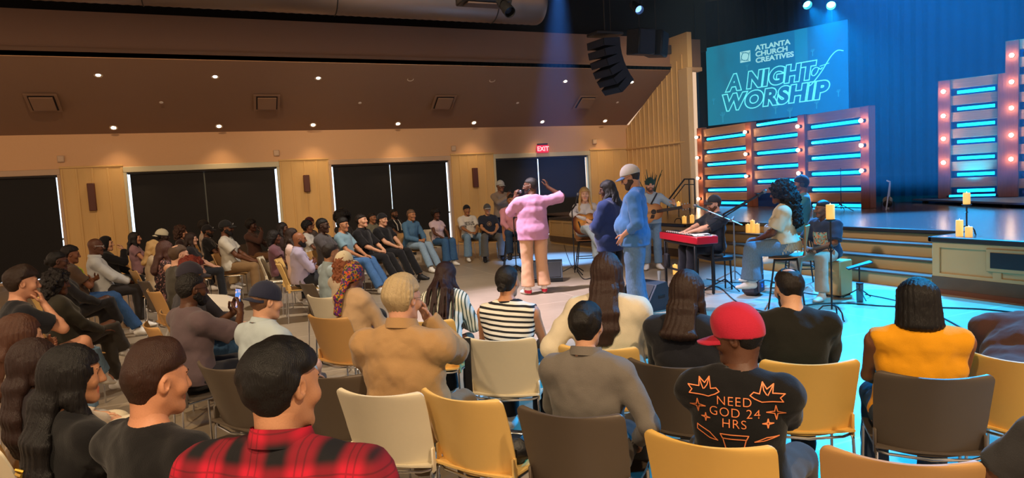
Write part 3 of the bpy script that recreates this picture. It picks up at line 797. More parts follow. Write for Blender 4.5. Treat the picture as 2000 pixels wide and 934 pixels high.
    def ppost(X, Y, Z, d):
        d = d+.006*wob(X, Y, Z, 24, seed+1).astype(np.float32)+.003*wob(X, Y, Z, 60, seed+2).astype(np.float32)
        hh = tp(0, 0, .09); hz = (X-hh[0])*upv[0]+(Y-hh[1])*upv[1]+(Z-hh[2])*upv[2]
        return np.maximum(d, hz)
    pv, pq = S.mesh(vc*1.1, ppost); link(bot.get('n', 'trousers'), mesh_np('trousers', pv, pq, mats=[bmt]), root)
    # ---- shoes
    sm = mat('shoe_'+shoe, shoe, .6, var=.05); so = mat('sole_'+('f' if shoe in ('e8e6e2', 'f0eee8') else shoe), 'd8d4cc' if shoe != '15151a' else '1a1a1c', .7)
    for sd in (-1, 1):
        hip, kn, an, fd = lg[sd]; S = Sdf(); up_ = V3(0, 0, 1) if cross != sd else unit(np.cross(np.cross(fd, kn-an), fd))
        rt = unit(np.cross(fd, up_)); up_ = np.cross(rt, fd); M = np.array([rt, fd, up_]); fp = lambda x, y, zz: an+(rt*x+fd*y+up_*zz)*s
        S.add(fp(0, -.03, -.045), fp(0, .05, -.048), V3(.037, .045, .042)*s, V3(.042, .05, .040)*s, k=.02, R=M); S.add(fp(0, .06, -.058), fp(0, .155, -.066), V3(.042, .04, .036)*s, V3(.040, .045, .026)*s, k=.03, R=M)
        S.add(fp(0, -.02, -.03), fp(0, .0, .03), .042*s, .047*s, k=.02, R=None, cuts=[(fp(0, 0, .03), up_)]); S.add(fp(0, .02, -.02), fp(0, .10, -.055), .036*s, .034*s, k=.03)
        cpt = fp(0, 0, -.090 if an[2] > .12 else -(an[2]-.004)/s)
        def spost(X, Y, Z, d): return np.maximum(d, -((X-cpt[0])*up_[0]+(Y-cpt[1])*up_[1]+(Z-cpt[2])*up_[2]))
        sv, sq = S.mesh(vc*.8, spost)
        cz = ((sv[sq].mean(1)-cpt) @ up_) < .022
        link('shoe', mesh_np('shoe', sv, sq, mats=[sm, so], midx=cz.astype(int)), root)
    if extra: extra(J)
    return J
def world_pt(J, p):
    r = J['root']; a = r.rotation_euler[2]; return np.array(r.location)+Rz(a) @ np.asarray(p)
def wrap_text(J, me, matx, center, axis, name, up=None, off=.003):
    """lay a flat text mesh (x right, y up) onto the garment: project along +/-axis (local unit vector pointing INTO the cloth)"""
    v, q = J['topg']; bv = BVHTree.FromPolygons([tuple(p) for p in v], [tuple(int(i) for i in f) for f in q])
    axis = unit(axis); up = unit(np.array(up if up is not None else (0, 0, 1))-axis*((up if up is not None else V3(0, 0, 1)) @ axis)); rt = np.cross(axis, up)
    import bmesh
    bm = bmesh.new(); bm.from_mesh(me)
    bmesh.ops.triangulate(bm, faces=bm.faces)
    for _ in range(4):
        le = [e for e in bm.edges if e.calc_length() > .016]
        if not le: break
        bmesh.ops.subdivide_edges(bm, edges=le, cuts=1); bmesh.ops.triangulate(bm, faces=bm.faces)
    for vv in bm.verts:
        o = np.asarray(center)+rt*vv.co.x+up*vv.co.y-axis*.35
        loc, nor, i, dd = bv.ray_cast(Vector(o), Vector(axis), 1.0)
        if loc is None: loc = Vector(o+axis*.35)
        vv.co = loc-Vector(axis)*(off+vv.co.z)
    bm.to_mesh(me); bm.free(); me.materials.clear(); me.materials.append(matx)
    return link(name, me, J['top'])
# ------------------------------------------------------------------ the room
def struct(o, label=None): o['kind'] = 'structure'; (label and o.__setitem__('label', label)); return o
YB, XR = 19.06, 12.65
WALLC = mat('wall_paint', 'dcb084', .85, bump=.05, bscale=30, var=.03)
SIDING = mat('board_siding', 'dcb678', .8, bump=.1, bscale=12, stretch=(1, 1, .2), var=.05)
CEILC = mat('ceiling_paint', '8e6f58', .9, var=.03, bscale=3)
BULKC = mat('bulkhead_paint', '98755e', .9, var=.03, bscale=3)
PALE = mat('pale_trim', 'c6a98c', .7); DARK = mat('void_black', '0c0c10', .9); BLK = mat('black_paint', '141416', .5); STEEL = mat('chrome', 'c8c8c8', .22, 1.0)
def floor_mat():
    def f(nt, tc):
        o = sep(nt, tc)
        n = nd(nt, 'ShaderNodeTexNoise'); n.inputs['Scale'].default_value = .8; n.inputs['Detail'].default_value = 6; nt.links.new(tc.outputs['Object'], n.inputs['Vector'])
        n2 = nd(nt, 'ShaderNodeTexNoise'); n2.inputs['Scale'].default_value = 7; n2.inputs['Detail'].default_value = 8; nt.links.new(tc.outputs['Object'], n2.inputs['Vector'])
        c = mix_n(nt, n.outputs[0], hexc('8d7f6c'), hexc('b5a68f')); c = mix_n(nt, math_n(nt, 'MULTIPLY', n2.outputs[0], .35), c, hexc('6a5644'))
        def line(s, per, w):
            fr = math_n(nt, 'FRACT', math_n(nt, 'MULTIPLY', math_n(nt, 'ADD', s, 30.4), 1/per)); return math_n(nt, 'LESS_THAN', fr, w/per)
        l = math_n(nt, 'MAXIMUM', line(o[0], 1.85, .022), line(o[1], 1.85, .022))
        return mix_n(nt, math_n(nt, 'MULTIPLY', l, .55), c, hexc('cdbda6'))
    return pattern('concrete_floor', f, .38)
struct(MB().box((4, 7.5, -.1), (30, 25, .2)).build('floor', floor_mat()))
# window wall: lintel, piers, battens
WIN = [(-8.6, -3.45), (-2.13, 1.55), (2.85, 6.42), (7.80, 11.22)]
PIER = [(-9.2, -8.6), (-3.45, -2.13), (1.55, 2.85), (6.42, 7.80), (11.22, XR+.3)]
wb = MB(); wb.cur = 0; wb.box((1.9, YB+.15, 3.10), (22.2, .3, .82))
for a, b in PIER: wb.box(((a+b)/2, YB+.15, 1.345), (b-a, .3, 2.69))
wb.cur = 1
for a, b in PIER[1:]:
    n = max(2, round((b-a)/.30)); wb.box(((a+b)/2, YB-.01, 2.72), (b-a+.02, .05, .045), bev=.008)
    for i in range(n+1): wb.box((min(max(a+(b-a)*i/n, a+.03), b-.03), YB-.012, 1.35), (.045, .03, 2.66), bev=.006)
    wb.box(((a+b)/2, YB-.004, 1.35), (b-a, .012, 2.68))
struct(wb.build('wall_back', [WALLC, SIDING]))
pane = mat('daylight_pane', 'dfe9f0', .1, emit='cfe6ff', estr=2.6); SHADE = mat('blackout_shade', '0b0b0d', .75, bump=.1, bscale=200); JAMB = mat('window_jamb', 'cfc8a8', .5)
for i, (a, b) in enumerate(WIN):
    w = struct(empty('window_%d' % (i+1), ((a+b)/2, YB, 0)))
    L = (b-a)/2; mid = (-.32, 4.58, 9.37)[i-1]-(a+b)/2 if i else .2
    fr = MB(); fr.box((0, .03, 2.62), (2*L, .12, .14), bev=.01)
    for s_ in (-1, 1): fr.box((s_*(L-.035), .06, 1.3), (.07, .16, 2.56), bev=.008)
    fr.box((0, .05, .03), (2*L, .14, .06), bev=.01); fr.build('window_frame', [JAMB if i in (1, 3) else PALE], w)
    MB().box((0, .24, 1.31), (2*L-.1, .02, 2.5)).build('glass_pane', pane, w)
    mu = MB()
    for x in (mid, mid-.9, mid+.9): mu.box((x, .215, 1.31), (.05, .03, 2.5))
    mu.box((0, .215, 1.0), (2*L-.1, .03, .05)); mu.build('mullion', mat('mullion', '8a938c', .5), w)
    e = L-.07
    for (p, q) in ((-e+.055, mid-.018), (mid+.018, e-.05)):
        sh = MB(); c = (p+q)/2; wd = q-p
        sh.sheet(lambda u, v: ((p+wd*u, .12+.004*math.sin(v*9), .10+2.45*v), (0, -1, 0)), 4, 12, .004)
        sh.tube([(p, .12, .10), (q, .12, .10)], .016, 8); sh.build('roller_shade', SHADE, w)
    MB().box((0, .11, 2.54), (2*L-.14, .09, .09), bev=.02).build('shade_cassette', mat('cassette', '2a2624', .5), w)
# board and batten side wall with its chair rail, and the trim column beside the stage
wr = MB(); wr.cur = 0
wr.prism([(15.75, 0), (YB, 0), (YB, 3.37), (16.6, 4.9), (16.6, 5.82), (15.75, 5.82)], XR, XR+.16, axis=0)
wr.cur = 1
for i in range(13):
    y = 18.95-i*.245
    if y > 15.95: wr.box((XR-.012, y, 1.345), (.03, .04, 2.69), bev=.005); zt = 3.35+(YB-y)*.617; wr.box((XR-.012, y, (2.69+zt)/2), (.03, .04, zt-2.69), bev=.005)
wr.box((XR-.02, 17.5, 2.70), (.05, 3.1, .05), bev=.01)
struct(wr.build('wall_right', [SIDING, SIDING]))
struct(MB().box((XR+.06, 15.95, 2.4), (.20, .44, 4.85), bev=.02).build('trim_1', mat('column_trim', 'd0b080', .7)))
# sloped ceiling, bulkhead and the dark roof space above
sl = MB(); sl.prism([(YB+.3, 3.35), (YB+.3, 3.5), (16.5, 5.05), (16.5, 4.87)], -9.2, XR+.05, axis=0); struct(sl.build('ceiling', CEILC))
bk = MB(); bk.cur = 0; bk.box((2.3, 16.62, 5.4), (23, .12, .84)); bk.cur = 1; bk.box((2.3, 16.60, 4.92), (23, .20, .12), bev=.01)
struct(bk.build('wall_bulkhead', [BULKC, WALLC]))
struct(MB().box((2.5, 17.2, 6.9), (24, .2, 2.6)).build('wall_upper', DARK))
rf = MB(); rf.box((5, 7, 7.75), (30, 24, .2))
for x in range(-6, 19, 3): rf.box((x, 7, 7.5), (.2, 22, .35))
for y in (3, 6.5, 10, 13.5): rf.box((5, y, 7.25), (28, .12, .22))
struct(rf.build('ceiling_dark', DARK))
# stage backdrop curtain
cu = MB()
pl = [(14.0, 17.0), (15.6, 18.9), (17.3, 17.6), (18.9, 14.0), (19.3, 10.5), (19.2, 6.0), (18.0, 0.0)]
def along(t):
    L = [math.dist(pl[i], pl[i+1]) for i in range(len(pl)-1)]; d = t*sum(L)
    for i, l in enumerate(L):
        if d <= l or i == len(L)-1: u = d/l; return pl[i][0]+(pl[i+1][0]-pl[i][0])*u, pl[i][1]+(pl[i+1][1]-pl[i][1])*u
        d -= l
def curt(u, v):
    x, y = along(u); f = .07*math.sin(u*420)*(.6+.4*math.sin(u*37)); return (x-f, y-f*.5, .74+6.9*v), (-1, -.3, 0)
cu.sheet(curt, 420, 4, .01); struct(cu.build('wall_stage', mat('stage_curtain', '10203c', .9)))
# stage
st = struct(empty('stage', (8.55, 8, 0)))
DECK = mat('stage_deck', '5c4c48', .24, var=.18, bscale=3, stretch=(4, .4, 1)); RISER = mat('stage_riser', 'bd9c68', .7, var=.04, bscale=4); NOSE = mat('stage_nosing', '2c241e', .4); TREAD = mat('stair_tread', '5b4c3c', .35)
S0 = V3(8.55, 8, 0)
def sbox(mb, x0, x1, y0, y1, z0, z1, bev=.0): mb.box(V3((x0+x1)/2, (y0+y1)/2, (z0+z1)/2)-S0, (x1-x0, y1-y0, z1-z0), bev=bev)
YS0, YS1, XF = 5.78, 10.85, 8.55
d = MB(); sbox(d, 9.4, 20, -4, 19.3, .70, .74); sbox(d, XF-.04, 9.4, YS1, 16.9, .70, .74); sbox(d, XF-.04, 9.4, -4, YS0, .70, .74); d.build('deck', DECK, st)
d = MB(); sbox(d, 9.43, 9.6, YS0, YS1, 0, .70); sbox(d, XF, 9.45, YS1, 16.9, 0, .70); sbox(d, XF, 9.45, -4, YS0, 0, .70); d.build('stage_front', RISER, st)
d = MB()
for y0, y1 in ((YS1, 16.9), (-4, YS0)): sbox(d, XF-.05, XF+.01, y0-.04 if y0 > 6 else y0, y1 if y0 > 6 else y1+.04, .675, .742, .01)
sbox(d, 9.36, 9.43, YS0, YS1, .68, .742, .01); sbox(d, XF-.05, 9.4, YS1-.045, YS1+.01, .675, .742, .01); sbox(d, XF-.05, 9.4, YS0-.01, YS0+.045, .675, .742, .01)
d.build('nosing', NOSE, st)
for k in range(3):
    xf = 9.15-.25*k; h = .555-.185*k
    a = MB(); sbox(a, xf+.02, 9.45, YS0, YS1, 0 if k == 2 else h-.2, h-.03); s = a.build('step_riser', RISER, st)
    a = MB(); sbox(a, xf-.015, 9.45 if k == 0 else xf+.3, YS0, YS1, h-.03, h, .006); a.build('step_tread', TREAD, s)
fr = MB()                                      # panelled face of the blocks, with the dark grille recess and the kick board
for y0, y1 in ((-4, YS0), (YS1, 16.9)):
    sbox(fr, XF-.025, XF, y0, y1, .60, .675, .006); sbox(fr, XF-.025, XF, y0, y1, .22, .27, .006)
    y = y1 if y0 < 6 else y0
    while (y > y0 if y0 < 6 else y < y1):
        sbox(fr, XF-.026, XF, *((y-.10, y) if y0 < 6 else (y, y+.10)), .22, .66, .006); y += -.75 if y0 < 6 else .75
fr.build('face_frame', RISER, st)
a = MB(); sbox(a, XF-.03, XF, -4, YS0, 0.06, .225); sbox(a, XF-.03, XF, YS1, 16.9, .06, .225); a.build('kick_board', mat('kick_board', '5c4732', .75, var=.25, bscale=9), st)
a = MB(); sbox(a, XF-.04, XF, -4, YS0, 0, .06); a.build('base_strip', mat('base_strip', '6e3f24', .7), st)
for y in (4.55, 2.6):
    a = MB(); sbox(a, XF-.045, XF, y-.55, y+.55, .345, .63, .01); g = a.build('grille_frame', RISER, st)
    a = MB(); sbox(a, XF-.055, XF-.02, y-.49, y+.49, .395, .585); a.build('grille', mat('grille_dark', '15181a', .5), g)
# ------------------------------------------------------------------ fittings on the ceiling and walls
SLOPE = math.atan2(4.87-3.35, YB-16.59)
zs = lambda y: 3.35+(YB-y)*math.tan(SLOPE)
nrm = V3(0, -math.sin(SLOPE), -math.cos(SLOPE)); RSL = np.array([V3(1, 0, 0), np.cross(nrm, V3(1, 0, 0)), nrm]).T
glow = mat('downlight_glow', 'fff1d6', .3, emit='fff0d8', estr=22); glowoff = mat('downlight_off', 'b8a894', .3)
XS = [-2.19, .14, 2.46, 4.78, 7.07, 9.33, 11.59]
PLACE = ['above the far left window', 'above the second window', 'at the middle pier', 'above the third window', 'by the right pier', 'above the exit sign', 'nearest the ribbed wall']
for r, y in ((0, 17.03), (1, 18.63)):
    for i, x in enumerate(XS):
        off = r == 0 and i in (3, 4)
        t = empty('downlight', (x, y, zs(y)), 0, ('unlit' if off else 'lit')+' round downlight, '+('upper' if r == 0 else 'lower')+' row on the sloped ceiling, '+PLACE[i], 'ceiling light', 'downlights on the sloped ceiling')
        a = MB(); a.lathe([(.055, -.01), (.088, -.002), (.092, .008), (.075, .012), (.060, .006)], R=RSL, n=20); a.build('trim_ring', mat('downlight_ring', 'd8c6ae', .4), t)
        a = MB(); a.lathe([(.058, -.004), (.05, .010 if not off else .004), (0, .016 if not off else .006)], R=RSL, n=16); a.build('lens', glowoff if off else glow, t)
        if not off: lamp('downlight_lamp', 'SPOT', nrm*.06, E_DOWN, WARM, None, t, spot_size=math.radians(92), spot_blend=1.0, shadow_soft_size=.06)
for x, wh in ((-3.4, 'at far left'), (1.28, 'above the second window'), (5.91, 'left of the unlit downlights'), (10.42, 'near the ribbed side wall')):
    y = 17.84; t = empty('ceiling_vent', (x, y, zs(y)), 0, 'square ceiling air vent with a drop panel on the slope, '+wh, 'vent', 'vents on the sloped ceiling')
    a = MB(); a.box(nrm*.006, (.62, .62, .012), R=RSL, bev=.004); a.build('vent_frame', CEILC, t)
    a = MB(); a.box(nrm*.014, (.50, .50, .004), R=RSL); a.build('vent_slot', mat('vent_slot', '1a0e0a', .8), t)
    a = MB(); a.box(nrm*.045+RSL @ V3(0, .012, 0), (.44, .44, .03), R=RSL, bev=.006); a.build('drop_panel', CEILC, t)
for px_, py_ in ((315, 200), (703, 201), (1011, 201), (1206, 200)):
    dd = ray(px_, py_); P0 = V3(0, YB, 3.35); p = c_o+dd*((P0-c_o)@nrm/(dd@nrm))
    t = empty('sprinkler', p, 0, 'small white sprinkler cover on the slope, '+{315: 'furthest left', 703: 'right of the second vent', 1011: 'left of the violet patch of light', 1206: 'furthest right near the ribbed wall'}[px_], 'sprinkler', 'sprinklers on the sloped ceiling')
    a = MB(); a.lathe([(.042, 0), (.045, .006), (.03, .012), (0, .013)], R=RSL, n=14); a.build('cover_plate', mat('sprinkler_white', 'e0d2c4', .4), t)
for (x0, y0, x1, y1), wh in (((172, 358, 188, 412), 'left pier'), ((592, 342, 606, 375), 'middle pier'), ((922, 328, 934, 366), 'right pier')):
    p, q = aty((x0+x1)/2, y0, 19.0), aty((x0+x1)/2, y1, 19.0)
    t = empty('wall_sconce', ((p[0]+q[0])/2, YB, (p[2]+q[2])/2), 0, 'dark red-brown box sconce on the board-clad %s between windows' % wh, 'wall light', 'sconces on the window piers')
    hh = p[2]-q[2]; a = MB(); a.box((0, -.075, 0), (.16, .11, hh), bev=.012); a.build('housing', mat('sconce_brown', '5a2d20', .5), t)
    a = MB(); a.box((0, -.025, 0), (.12, .03, hh*.9)); a.build('mounting_plate', BLK, t)
for x, z_, wh in ((-3.40, 2.93, 'above the left pier'), (1.50, 2.92, 'left of the middle pier'), (6.52, 2.90, 'above the right pier'), (11.4, 2.98, 'right of the exit sign')):
    t = empty('wall_speaker', (x, YB, z_), 0, 'small pale square box mounted on the wall %s' % wh, 'box', 'small boxes above the windows')
    a = MB(); a.box((0, -.03, 0), (.15, .06, .16), bev=.012); a.build('box_body', PALE, t); a = MB(); a.box((0, -.062, 0), (.11, .006, .11), bev=.002); a.build('box_face', mat('box_face', 'd0b496', .6), t)
t = empty('exit_sign', (9.47, YB-.02, 2.80), 0, 'glowing red exit sign hung on the wall above the fourth window', 'sign')
a = MB(); a.box((0, -.05, .0), (.40, .06, .24), bev=.01); a.build('sign_body', mat('exit_red', '90102a', .4, emit='ff2a48', estr=.7), t)
a = MB(); a.box((0, -.05, .145), (.34, .10, .05), bev=.01); a.build('canopy', mat('exit_canopy', '241a18', .5), t)
me = text_mesh('lettering', 'EXIT', .20, offset=.004); me.transform(Matrix.Rotation(math.pi/2, 4, 'X')); me.materials.append(mat('exit_letter', 'ffc0c8', .4, emit='ff9aa8', estr=1.6)); link('lettering', me, t, (0, -.084, -.005))
t = empty('spiral_duct', (-1, 14.25, 5.92), 0, 'big round grey spiral air duct under the black roof, ending left of the blue beam', 'duct')
a = MB(); prof = [(.50, -9)]+[(.50+(.008 if k % 2 else 0), -9+k*.0857) for k in range(1, 200)]+[(.50, 8.15), (.47, 8.20), (.02, 8.20)]
a.lathe(prof, n=40, R=Ry(math.pi/2)); a.build('duct_shell', mat('duct_metal', '8a7a70', .42, .75), t)
a = MB()
for x in (-7, -3.5, 0, 3.5, 7): a = MB(); a.tube([(x, 0, .5), (x, 0, 1.8)], .012, 6); a.tube([(x+.0, .512*math.sin(g), .512*math.cos(g)) for g in np.linspace(0, 2*math.pi, 25)[:-1]], .012, 5, closed=True); a.build('hanger', BLK, t)
p = atd(945, 6, 13.0); t = empty('ceiling_box', p, .0, 'black box unit hanging in front of the round duct', 'box'); a = MB(); a.box((0, 0, .1), (1.0, .5, .26), bev=.02); a.build('housing', BLK, t); a = MB(); a.box((0, -.05, -.05), (.8, .3, .04), bev=.01); a.build('grille', mat('box_grille', '5a4a44', .6), t)
a = MB()
for x in (-.4, .4): a = MB(); a.tube([(x, 0, .2), (x, 0, 1.6)], .012, 6); a.build('hanger', BLK, t)
def stage_light(p, aim, label, lens=None, size=1.0, strength=0):
    t = empty('stage_light', p, 0, label, 'spotlight', 'stage lights hung from the roof'); q = unit(np.asarray(aim)-np.asarray(p)).astype(float)
    rt = unit(np.cross(q, V3(0, 0, 1))); M = np.array([rt, np.cross(q, rt), q]).T
    a = MB(); a.lathe([(.02, -.34), (.08, -.32), (.095, -.2), (.095, -.02), (.11, .0), (.11, .14), (.10, .14), (.09, .02), (.01, .02)], R=M*size, n=18); a.build('lamp_body', BLK, t)
    a = MB(); a.lathe([(.09, .03), (.08, .045), (0, .055)], R=M*size, n=16); a.build('lens', lens or mat('lens_dark', '30384a', .1), t)
    a = MB(); a.tube([rt*.12*size-q*.1*size, rt*.13*size+V3(0, 0, .2*size), -rt*.13*size+V3(0, 0, .2*size), -rt*.12*size-q*.1*size], .012, 6); a.tube([(0, 0, .2*size), (0, 0, 1.6)], .018, 6); a.build('yoke', BLK, t)
    a = MB(); a.lathe([(.06, .30*size), (.06, .42*size)], n=10); a.build('clamp', BLK, t)
    if strength: lamp('stage_light_lamp', 'SPOT', tuple(q*.22), strength, CYAN, None, t, spot_size=math.radians(34), spot_blend=.8, shadow_soft_size=.06).rotation_euler = Vector(q).to_track_quat('-Z', 'Y').to_euler()
    return t
stage_light(atd(990, 17, 12.4), (6, 6, 0), 'black ellipsoidal spotlight aimed down beside the black box on the duct')
stage_light(atd(1245, 16, 12.5), (6, 3, 0), 'small stage light with a blue lens above the hanging line array', mat('lens_blue', '4070ff', .1, emit='7aa8ff', estr=2.5), .8)
cy = mat('lens_cyan', '40e0ff', .1, emit='58f0ff', estr=14)
stage_light(atd(1574, 6, 14.0), (8, 4, 0), 'stage light with a cyan lens above the big screen', cy, .9, 3500)
stage_light(atd(1623, 7, 14.0), (6, 5, 0), 'bright cyan-green stage light above the right end of the screen', mat('lens_green', '40ffd0', .1, emit='50ffe0', estr=30), .9, 4500)
# line array
P1 = atd(1208, 158, 13.2); t = empty('line_array', P1, 0, 'curved black line array of stacked speaker cabinets hanging over the stage front', 'loudspeaker')
fdir = unit(V3(-1, -.12, 0)); rtv = np.cross(fdir, V3(0, 0, 1)); ang = -.72; pos = V3(0, 0, -.05)
for k in range(6):
    M0 = np.array([rtv, fdir, V3(0, 0, 1)]).T; M = M0 @ Rx(ang)
    a = MB(); a.prism([(-.15, -.080), (.24, -.069), (.24, .069), (-.15, .080)], -.27, .27, axis=0); a.v = [tuple(M @ V3(*v)+pos) for v in a.v]; m = a.build('speaker_cabinet', mat('speaker_black', '101218', .55, bump=.1), t)
    a = MB(); a.box((0, .246, 0), (.50, .012, .12), bev=.004); a.v = [tuple(M @ V3(*v)+pos) for v in a.v]; a.build('grille', mat('speaker_grille', '0a1420', .6), m)
    a = MB(); a.box((.275, -.05, 0), (.012, .08, .10), bev=.003); a.v = [tuple(M @ V3(*v)+pos) for v in a.v]; a.build('rigging_plate', mat('rig_grey', '3a3e46', .4), m)
    pos = pos+M @ V3(0, -.014, .163); ang += .13
a = MB(); a.box(pos+V3(0, 0, .02), (.6, .4, .06), bev=.01); a.tube([pos, pos+V3(0, 0, 2.6)], .014, 6); a.tube([pos+V3(.2, .1, 0), pos+V3(.2, .1, 2.6)], .008, 6); a.build('fly_bar', BLK, t)
P2 = atd(1266, 84, 14.0); t = empty('hanging_loudspeaker', P2, math.radians(20), 'pair of black loudspeaker cabinets hanging right of the line array', 'loudspeaker')
for s_ in (-1, 1):
    R_ = Rz(s_*.28) @ Rx(.12)
    a = MB(); a.box((s_*.235, s_*-.02, 0), (.44, .42, .52), R=R_, bev=.02); c = a.build('speaker_cabinet', mat('speaker_black', '101218', .55), t)
    a = MB(); a.box(V3(s_*.235, s_*-.02, 0)+R_ @ V3(0, -.215, 0), (.38, .012, .46), R=R_, bev=.004); a.build('grille', mat('speaker_grille', '0a1420', .6), c)
for x in (-.3, .3): a = MB(); a.tube([(x, 0, .2), (x, 0, 2.6)], .012, 6); a.build('hanger', BLK, t)
t = empty('wall_vent_panel', aty(1311, 97, 16.5), 0, 'grey rectangular vent panel on the bulkhead right of the hanging loudspeakers', 'vent'); a = MB(); a.box((0, 0, 0), (.52, .05, .26), bev=.008); a.build('vent_frame', mat('vent_grey', '55463f', .7), t); a = MB()
for k in range(7): a.box((0, -.03, -.10+k*.033), (.46, .02, .012), R=Rx(.4))
a.build('louver_slat', mat('vent_grey2', '40352f', .7), t)
# ------------------------------------------------------------------ the screen
k_ = .95; sTL, sTR, sBL, sBR = [V3(0, 0, EYE)+k_*(V3(*q)-V3(0, 0, EYE)) for q in ((15.95, 18.85, 6.09), (17.6, 14.5, 6.10), (15.95, 18.85, 3.40), (17.6, 14.5, 3.43))]
sw_, sh_ = math.dist(sTL[:2], sTR[:2]), float(sTL[2]-sBL[2]); ctr = (sTL+sTR+sBL+sBR)/4; ex = unit(V3(*(sTR-sTL)[:2], 0)); en = np.cross(ex, V3(0, 0, 1))
scr = empty('projection_screen', ctr, math.atan2(ex[1], ex[0]), 'large teal screen above the stage reading A NIGHT of WORSHIP', 'screen')
def scr_mat():
    M = bpy.data.materials.new('screen_image'); M.use_nodes = True; nt = M.node_tree; b = nt.nodes['Principled BSDF']; tc = nd(nt, 'ShaderNodeTexCoord'); o = sep(nt, tc)
    r = nd(nt, 'ShaderNodeMapRange'); nt.links.new(o[0], r.inputs[0]); r.inputs[1].default_value = -sw_/2; r.inputs[2].default_value = sw_/2
    c = mix_n(nt, r.outputs[0], hexc('1f87a4'), hexc('0878c4'))
    n = nd(nt, 'ShaderNodeTexNoise'); n.inputs['Scale'].default_value = 1.6; n.inputs['Detail'].default_value = 5; mp = nd(nt, 'ShaderNodeMapping'); mp.inputs['Scale'].default_value = (1, 1, .45); nt.links.new(tc.outputs['Object'], mp.inputs[0]); nt.links.new(mp.outputs[0], n.inputs['Vector'])
    f = nd(nt, 'ShaderNodeMapRange'); nt.links.new(n.outputs[0], f.inputs[0]); f.inputs[1].default_value = .52; f.inputs[2].default_value = .72; f.inputs[4].default_value = .45
    c = mix_n(nt, f.outputs[0], c, hexc('2a6480'))
    bar = math_n(nt, 'LESS_THAN', math_n(nt, 'ABSOLUTE', math_n(nt, 'SUBTRACT', o[0], sw_*.205)), .19); bar = math_n(nt, 'MULTIPLY', bar, math_n(nt, 'MULTIPLY', math_n(nt, 'GREATER_THAN', o[2], sh_*.12), .4))
    c = mix_n(nt, bar, c, hexc('22b0d8'))
    b.inputs['Base Color'].default_value = (.01, .05, .08, 1); b.inputs['Roughness'].default_value = .6; nt.links.new(c, b.inputs['Emission Color']); b.inputs['Emission Strength'].default_value = .8
    return M
MB().box((0, .02, 0), (sw_, .04, sh_)).build('screen_surface', scr_mat(), scr)
a = MB(); a.box((0, .06, 0), (sw_+.06, .04, sh_+.06), bev=.01); a.build('screen_frame', mat('screen_edge', '0a2038', .6), scr)
a = MB()
for x in (-sw_*.4, sw_*.4): a = MB(); a.tube([(x, .06, sh_/2), (x, .06, sh_/2+1.5)], .014, 6); a.build('hanger', BLK, scr)
TXT = mat('screen_text', '60e8f4', .5, emit='6ff2f6', estr=.95); TXT2 = mat('screen_logo', 'a8ecf2', .5, emit='9fe6ee', estr=.85)
up = Matrix.Rotation(math.pi/2, 4, 'X')
def stext(name, body, size, x, z_, m_, outline=False, **kw):
    me = text_mesh(name, body, size, bevel=.016 if outline else 0, fill=not outline, **kw); me.transform(up)
    me.materials.clear(); me.materials.append(m_); return link(name, me, scr, (x*sw_, -.012, z_*sh_))
for ln, x, z_, tw in (('A NIGHT', -.02, -.005, .64), ('WORSHIP', .0, -.245, .77)):
    o = stext('title_lettering', ln, .66, x, z_, TXT, True, offset=.046, spacing=1.10)
    w_ = o.dimensions[0] or 1; o.scale = (tw*sw_/max(v.co.x for v in o.data.vertices)/2, 1, 1.0)
    for v in o.data.vertices: v.co.x += .16*v.co.z
for i, ln in enumerate(('ATLANTA', 'CHURCH', 'CREATIVES')):
    o = stext('logo_lettering', ln, .20, -.115, .375-.075*i, TXT2, False, offset=.007, align='LEFT'); o.scale = (1.22, 1, 1.05)
s_ = MB()                                       # the handwritten "of"
def spl(pts, n=7):
    o = []
    for i in range(len(pts)-1):
        a_, b_, c_, d_ = (np.array(pts[max(0, min(len(pts)-1, i+k))], float) for k in (-1, 0, 1, 2))
        for u in np.linspace(0, 1, n, endpoint=False): o.append(.5*((2*b_)+(-a_+c_)*u+(2*a_-5*b_+4*c_-d_)*u*u+(-a_+3*b_-3*c_+d_)*u**3))
    return o+[np.array(pts[-1], float)]
def sc(pts): return [(x*sw_, -.014, z_*sh_) for x, z_ in spl(pts)]
s_.tube(sc([(.318, .02), (.298, .03), (.276, .0), (.272, -.045), (.288, -.06), (.308, -.03), (.320, .015), (.330, .0), (.342, .02)]), .014, 6)
s_.tube(sc([(.240, -.17), (.262, -.165), (.290, -.12), (.335, -.03), (.370, .06), (.405, .14), (.44, .18), (.475, .165)]), .014, 6)
s_.tube(sc([(.325, .035), (.355, .045), (.385, .055)]), .010, 6); s_.build('script_lettering', TXT, scr)
lg = MB(); cx, cz, hs = -.192*sw_, .30*sh_, .17
lg.box((cx, -.008, cz), (2*hs, .006, 2*hs)); l = lg.build('logo_square', TXT2, scr)
lg = MB()
for g in range(4):
    R_ = Ry(g*math.pi/2+.25); lg.box(V3(cx, -.014, cz)+R_ @ V3(.115, 0, .03), (.016, .006, .25), R=R_)
lg.tube([(cx+.125*math.cos(g), -.013, cz+.125*math.sin(g)) for g in np.linspace(.3, 5.6, 22)], .008, 5)
lg.build('logo_lines', mat('screen_logo_dark', '17708c', .5, emit='1a7a98', estr=.7), scr)
hd = MB(); rnd = random.Random(4)               # the faint raised hands printed in the picture
